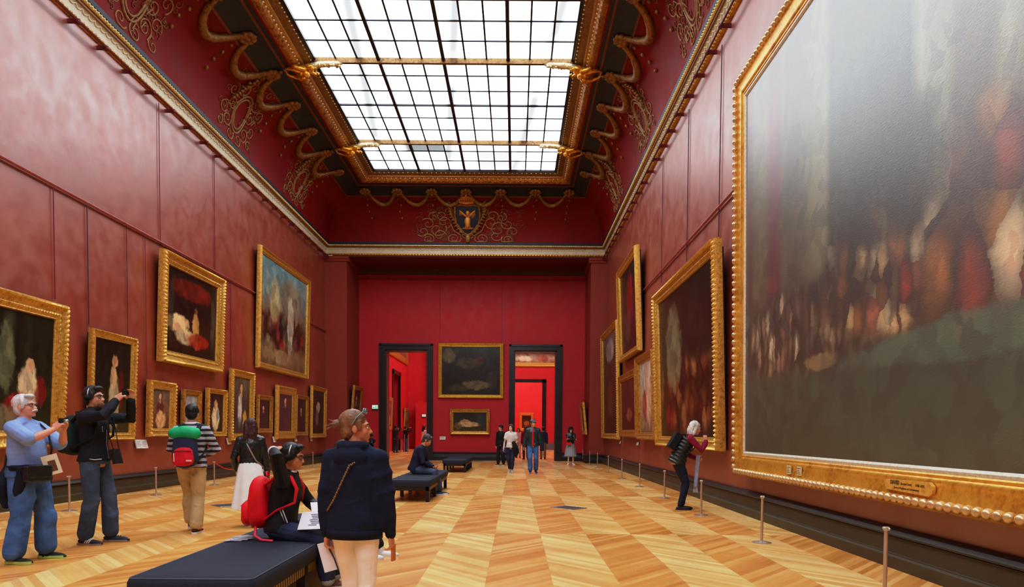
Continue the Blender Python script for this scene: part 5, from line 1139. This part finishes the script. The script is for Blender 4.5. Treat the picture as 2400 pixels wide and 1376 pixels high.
r=held(J,'brochure','white brochure hanging from left hand of the woman in navy hoodie','brochure'); c=J.h[1]+V((.02,.03,-.17)); MB().box(c-V((.075,.003,.11)),c+V((.075,.003,.11)),M.Rotation(R_(-16),3,'Y')@M.Rotation(R_(15),3,'Z'),c).build('sheet',M_paper,r,k=J.k)
MB().tube([c+V((-.03,-.006,.09)),c+V((.03,-.006,-.02)),c+V((.06,-.004,-.1))],.006,5).build('dark_edge',mat('brochure_edge',(70,70,84),.6),r,True,J.k)
r=held(J,'phone','phone in orange case in right hand of the woman in navy hoodie','phone'); c=J.h[0]+V((.01,.03,-.14)); MB().box(c-V((.008,.03,.06)),c+V((.008,.03,.06))).build('case',mat('case_orange',(190,110,50),.5),r,k=J.k); MB().box(c+V((-.0095,-.026,-.055)),c+V((-.008,.026,.055))).build('screen',M_lens,r,k=J.k)
# ---------------------------------------------------------------- reading man on the middle bench
J=person('person in dark navy sweater reading on the middle bench, grey-black hair',(-2.17,15.42,0),R_(-92),1.72,pel=(0,0,.58),lean=20,head=(0,34),nk=.9,rh=(.06,.36,.62),lh=(-.06,.38,.62),rp=(1,-.6,-.2),lp=(-1,-.6,-.2),rf=(.10,.44,.08),lf=(-.10,.52,.08),fy=(-6,6),g=1.05,skin_c=(196,132,104),vox=.009,hn=((-.3,.2,.9),(.3,.2,.9)),hair=('short',(62,62,66)),brow=(40,40,40),
  shoe=dict(m=cloth('plimsoll_navy',(44,52,76),.7),s=M_sole_w,sole_h=.03))
J.garment('navy_sweater',cloth('sweater_navy',(32,34,60)),.026,.06,2,.012,.008,16); J.trousers('grey_jeans',M_denim3,.024,.03,.014,.007)
MB().tube([J.N+V((.062*math.cos(a),.056*math.sin(a),.022)) for a in [2*PI*i/12 for i in range(13)]],.013,6).build('pale_collar',mat('collar_pale',(206,206,214),.7),J.cl['navy_sweater'],True,J.k)
r=held(J,'phone','small phone in lap of the reading man on middle bench','phone'); c=(J.h[0]+J.h[1])/2+V((0,.06,.05)); MB().box(c-V((.04,.07,.005)),c+V((.04,.07,.005))).build('body',M_metal,r,k=J.k); MB().box(c+V((-.036,-.066,.005)),c+V((.036,.066,.006))).build('screen',M_lens,r,k=J.k)
# ---------------------------------------------------------------- bending woman
J=person('person with grey hair bending toward the crowd painting, black quilted vest',(2.98,12.75,0),R_(-90),1.68,pel=(0,-.05,.93),lean=30,head=(0,14),nk=.8,rh=(.08,.46,1.29),lh=(-.10,.34,.96),rp=(.6,.2,-1),lp=(-.6,-.4,-.5),rf=(.07,.0,.08),lf=(-.08,.06,.08),fy=(-4,4),g=.98,skin_c=(216,160,136),vox=.0085,curl=(.6,.5),hd=((0,-.2,1),None),hair=('bob',(206,204,198)),brow=(160,156,150),shoe=dict(m=mat('shoe_black',(20,22,26),.35),s=M_sole_k))
J.garment('crimson_sweater',cloth('sweater_crimson',(132,20,52)),.020,.04,2,.006,.006)
def quilt(me):
    n=len(me.vertices); c=np.empty(n*3); me.vertices.foreach_get('co',c); c=c.reshape(-1,3); nr=np.empty(n*3); me.vertex_normals.foreach_get('vector',nr); nr=nr.reshape(-1,3)
    ax=np.array(J.u2); d=np.abs(np.sin((c@ax)*PI/.065)); c+=nr*(.018*d-.006)[:,None]; me.vertices.foreach_set('co',c.ravel()); me.update()
q=MB(); rs=[]
for c,a,b,r_,f_ in J.trunk(.036,.07,.98,.006)[:-2]: rs.append([c+r_*(a*math.cos(2*PI*j/24))+f_*(b*math.sin(2*PI*j/24)) for j in range(24)])
q.rings(rs); solid(q,'quilted_vest',mat('vest_black',(20,22,28),.35),J.root,.008,4,J.k,None,quilt)
J.trousers('navy_trousers',cloth('trousers_navy',(28,32,56)),.010,.0,.006,.004)
r=held(J,'rucksack','small black rucksack on the back of the bending woman','rucksack'); q=MB(); c=J.C-J.fw*.20-J.u2*.06; rt=M.Rotation(R_(-30),3,'X'); q.box(c-V((.12,.07,.16)),c+V((.12,.07,.16)),rt,c); solid(q,'main_body',M_blk,r,.01,10,J.k)
MB().tube([c+J.u2*.14+V((.1,.05,0)),J.N+V((.13,0,0)),J.C+J.fw*.16+V((.14,0,0)),J.W+J.fw*.1+V((.18,0,0)),c-J.u2*.14+V((.12,.03,0))],.014,6).build('strap',M_blk,r,True,J.k)
r=held(J,'scarf','pale blue fringed scarf hanging from the arm of the bending woman','scarf'); q=MB(); b=J.h[1]; rs=[]
for i in range(12):
    t=i/11; z=b.z+.06-.62*t; rs.append([(b.x+.02+.055*math.cos(2*PI*j/24)*(1+.25*math.sin(3*2*PI*j/24+t*3)),b.y+.02-.04*t+.035*math.sin(2*PI*j/24)*(1+.3*math.sin(4*2*PI*j/24)),z) for j in range(24)])
q.rings(rs); q.build('cloth',cloth('scarf_blue',(172,180,206),.9,.2,20),r,True,J.k); q=MB()
for j in range(14): a=2*PI*j/14; q.tube([(b.x+.02+.05*math.cos(a),b.y-.02+.03*math.sin(a),b.z-.55),(b.x+.02+.06*math.cos(a),b.y-.02+.04*math.sin(a),b.z-.64)],.004,4)
q.build('fringe',mat('fringe_pale',(206,206,216),.9),r,True,J.k)
# ---------------------------------------------------------------- walkers in the distance
V2=.011
J=person('person in flat cap, dark leather jacket and red shirt walking forward',(.60,23.75,0),R_(178),1.80,head=(30,4),rh=(.30,.02,.82),lh=(-.28,.0,.84),rf=(.08,.10,.10),lf=(-.10,-.10,.11),fp=(0,15),skin_c=(206,150,120),vox=V2,hair=('short',(70,62,58)),shoe=dict(m=cloth('shoe_blue',(40,60,110)),s=M_sole_w))
J.garment('leather_jacket',mat('jacket_teal_black',(36,56,62),.35,0,.3,12,.3,40),.028,.05,2,.016,.008); J.trousers('jeans',M_denim,.022,.02,.016)
q=MB(); q.tube([J.N+V((0,.07,-.02)),J.C+V((0,.125,.0)),J.W+V((0,.13,0)),J.P+V((0,.14,-.02))],[.03,.05,.05,.055],10,True,V((1,0,0)),.6); q.build('red_shirt',cloth('shirt_red',(206,24,40)),J.root,True,J.k)
q=MB(); q.ell(J.hp(0,-.005,.085),(.092,.112,.05),J.HR); q.ell(J.hp(0,.09,.068),(.065,.05,.014),J.HR); solid(q,'flat_cap',cloth('cap_grey_blue',(110,122,146)),J.root,.008,2,J.k)
r=held(J,'shoulder_bag','dark shoulder bag at left hip of the man in flat cap','bag'); q=MB(); q.box((-.36,-.06,.74),(-.22,.08,1.04)); solid(q,'bag_body',cloth('bag_navy_dark',(34,36,56)),r,.012,6,J.k); MB().tube([V((-.27,0,1.02)),J.S[1]+V((-.02,.05,.07)),J.S[1]+V((-.02,-.08,.05)),V((-.29,-.02,1.02))],.012,5).build('strap',M_blk,r,True,J.k)
J=person('person in white top with red hairband, carrying a black coat, walking forward',(-.14,24.15,0),R_(176),1.63,head=(-20,2),rh=(.26,.12,.88),lh=(-.12,.24,1.05),rf=(.05,-.12,.11),lf=(-.05,.12,.09),fp=(20,0),g=.95,sw=.92,skin_c=(222,180,156),vox=V2,hair=('bob',(40,32,32)),shoe=dict(m=mat('shoe_silver2',(190,186,190),.4,.3),s=M_sole_w))
J.garment('white_top',cloth('top_white',(220,214,212)),.022,.04,.5,.012,.006); J.trousers('navy_trousers',cloth('trousers_ink',(40,44,76)),.012,.04,.0)
MB().tube([J.hp(.088*math.cos(a),.01,.03+.105*math.sin(a)) for a in [R_(-10+20*i) for i in range(11)]],.012,6).build('red_hairband',mat('hairband_red',(190,24,50),.6),J.root,True,J.k)
r=held(J,'black_coat','black coat folded over left arm of the woman in white top','coat'); q=MB(); b=J.h[1]; q.tube([b+V((.0,.05,.04)),b+V((-.06,.03,-.12)),b+V((-.10,.0,-.30)),b+V((-.06,0,-.42))],[.08,.11,.10,.05],10); solid(q,'cloth',M_blk,r,.012,4,J.k,(.010,20,3))
r=held(J,'handbag','dark blue handbag at right side of the woman in white top','bag'); q=MB(); q.box((.14,.0,.72),(.34,.12,.92)); solid(q,'bag_body',cloth('bag_ink',(50,52,88)),r,.012,4,J.k); MB().tube([V((.18,.06,.9)),V((.24,.05,1.05)),V((.30,.06,.9))],.010,5).build('handle',M_blk,r,True,J.k)
J=person('person all in black standing behind the woman in white top',(-.58,29.6,0),R_(150),1.66,head=(-30,6),g=.95,skin_c=(206,160,130),vox=.013,hair=('short',(20,20,22)),shoe=dict(m=M_blk,s=M_sole_w),rf=(.12,.05,.08),lf=(-.1,-.05,.08))
J.garment('black_top',M_blk,.024,.06,2,.01); J.trousers('black_trousers',M_blk,.02,.02,.012)
J=person('person in black hat and grey pleated skirt with folded arms at the end wall',(2.38,30.3,0),R_(182),1.60,head=(10,4),rh=(-.12,.20,1.19),lh=(.10,.23,1.21),rp=(1,.3,-.5),lp=(-1,.3,-.5),rf=(.10,0,.08),lf=(-.12,.02,.08),fy=(-15,15),g=.94,sw=.92,skin_c=(222,184,160),vox=V2,hair=('bob',(24,20,22)),shoe=dict(m=mat('trainer_white',(226,226,230),.6),s=M_sole_w))
J.garment('leather_jacket',M_leath,.026,-.02,2,.006,.006); J.skirt('pleated_skirt',mat('skirt_silver_grey',(150,152,160),.45,.2),.40,.16,.29,22,110,.012)
q=MB(); q.lathe([(0,.10),(.075,.10),(.092,.06),(.098,.02),(.10,.0),(.165,-.012),(.168,-.004),(.10,.012)],n=24); h=MB().add([J.Hc+J.HR@V((x,y-.01,z+.055)) for x,y,z in q.v],q.f); h.build('black_hat',M_blk,J.root,40,J.k)
r=held(J,'handbag','small red handbag of the woman in black hat','bag'); q=MB(); q.box((.0,.19,.93),(.22,.26,1.05)); solid(q,'bag_body',mat('bag_scarlet',(206,24,34),.45),r,.010,5,J.k); MB().tube([V((.02,.2,1.04)),J.N+V((-.06,.08,-.1)),J.N+V((-.08,-.06,-.02))],.008,5).build('strap',mat('strap_scarlet',(180,20,30),.5),r,True,J.k)
# attendant in the corner
J=person('person in black sitting on a chair in the left corner by the exit sign',(-6.72,32.75,0),R_(-140),1.68,pel=(0,0,.55),lean=12,head=(0,30),rh=(-.05,.24,.80),lh=(.03,.26,.86),rf=(.1,.44,.08),lf=(-.1,.48,.08),skin_c=(120,80,60),vox=.014,hair=('short',(20,18,18)),eyes=False,shoe=dict(m=M_blk,s=M_sole_k))
J.garment('black_jacket',M_blk,.026,.04,2,.01); J.trousers('black_trousers',M_blk,.02,.03,.01); MB().tube([J.N+V((0,.08,-.04)),J.C+V((0,.14,0))],[.02,.03],8).build('shirt_front',mat('shirt_wine',(110,24,60),.7),J.root,True,J.k)
r=thing('chair','dark attendant chair in the left corner by the exit sign','chair',(-6.72,32.75,0),R_(-140)); MB().box((-.2,-.2,.40),(.2,.22,.44)).build('seat',M_leg,r)
for x in (-.18,.16):
    for y in (-.19,.18): MB().box((x,y,0),(x+.025,y+.025,.40 if y>0 else .86)).build('leg',M_leg,r)
MB().box((-.19,-.2,.62),(.19,-.18,.86)).build('backrest',M_leg,r)
# people in the rooms beyond
def far(label,loc,rz,H,topc,botc,hairt=('short',(26,22,22)),sleeve=2,**kw):
    J=person(label,loc,rz,H,vox=.015,hair=hairt,eyes=False,shoe=dict(m=M_blk,s=M_sole_k),**kw); J.garment('top',cloth('far_top',topc),.026,.06,sleeve,.012); J.trousers('trousers',cloth('far_trousers',botc),.02,.02,.01); return J
J=far('person in burgundy coat seen through the right doorway, behind the flat cap',(.55,36.2,0),R_(10),1.68,(120,28,50),(60,50,60),('long',(70,30,30)))
J=far('person in pale pink top seen through the right doorway behind white top',(.18,38.6,0),R_(170),1.62,(236,190,190),(206,196,196),('bob',(90,60,50)))
J=far('person in dark jacket and brown trousers behind right shoulder of the flat-cap man',(1.45,36.6,0),R_(5),1.66,(40,44,70),(120,92,64))
J=far('person in black raising both arms through the left doorway',(-7.62,49.0,0),R_(-40),1.74,(24,24,28),(70,84,116),rh=(.12,.42,1.62),lh=(-.12,.42,1.62),rp=(1,0,-1),lp=(-1,0,-1))
J=far('person in dark top standing left of the notice board, through left doorway',(-7.86,46.4,0),R_(-20),1.76,(40,38,44),(50,60,80),rh=(.1,.4,1.55),lh=(-.1,.4,1.55))
J=far('person in white blouse raising one arm through the left doorway',(-5.30,41.0,0),R_(-60),1.72,(230,222,224),(50,50,64),('long',(30,22,24)),rh=(.2,.42,1.72),rp=(1,0,-1))
# ------------------------------------------------------------------ world, lights, view
w=bpy.data.worlds.new('world'); SC.world=w; w.use_nodes=True
w.node_tree.nodes['Background'].inputs[0].default_value=(.9,.95,1,1); w.node_tree.nodes['Background'].inputs[1].default_value=.3
SC.view_settings.view_transform='Standard'; SC.view_settings.look='None'; SC.view_settings.exposure=0; SC.view_settings.gamma=1
SC.cycles.use_denoising=True; SC.cycles.max_bounces=7; SC.cycles.diffuse_bounces=4; SC.cycles.glossy_bounces=3; SC.cycles.adaptive_threshold=.015
SC.cycles.sample_clamp_indirect=8

vs=SC.view_settings; vs.use_curve_mapping=True; cm=vs.curve_mapping; WL=8.0; cm.white_level=(WL,WL,WL); cm.use_clip=False
def tone(x):
    x*=TG; k=.62
    y=x if x<k else k+(1-k)*(1-math.exp(-(x-k)/(1-k)*.62))*1.0
    return min(1,y)**1.13
TG=1.36; cv=cm.curves[3]
xs_=[0,.01,.03,.06,.1,.16,.24,.34,.46,.6,.8,1.05,1.4,1.9,2.6,3.6,5,8]
cv.points[0].location=(0,0); cv.points[1].location=(1,tone(8))
for x in xs_[1:-1]: cv.points.new(x/WL,tone(x))
for p in cv.points: p.handle_type='VECTOR'
cm.update()
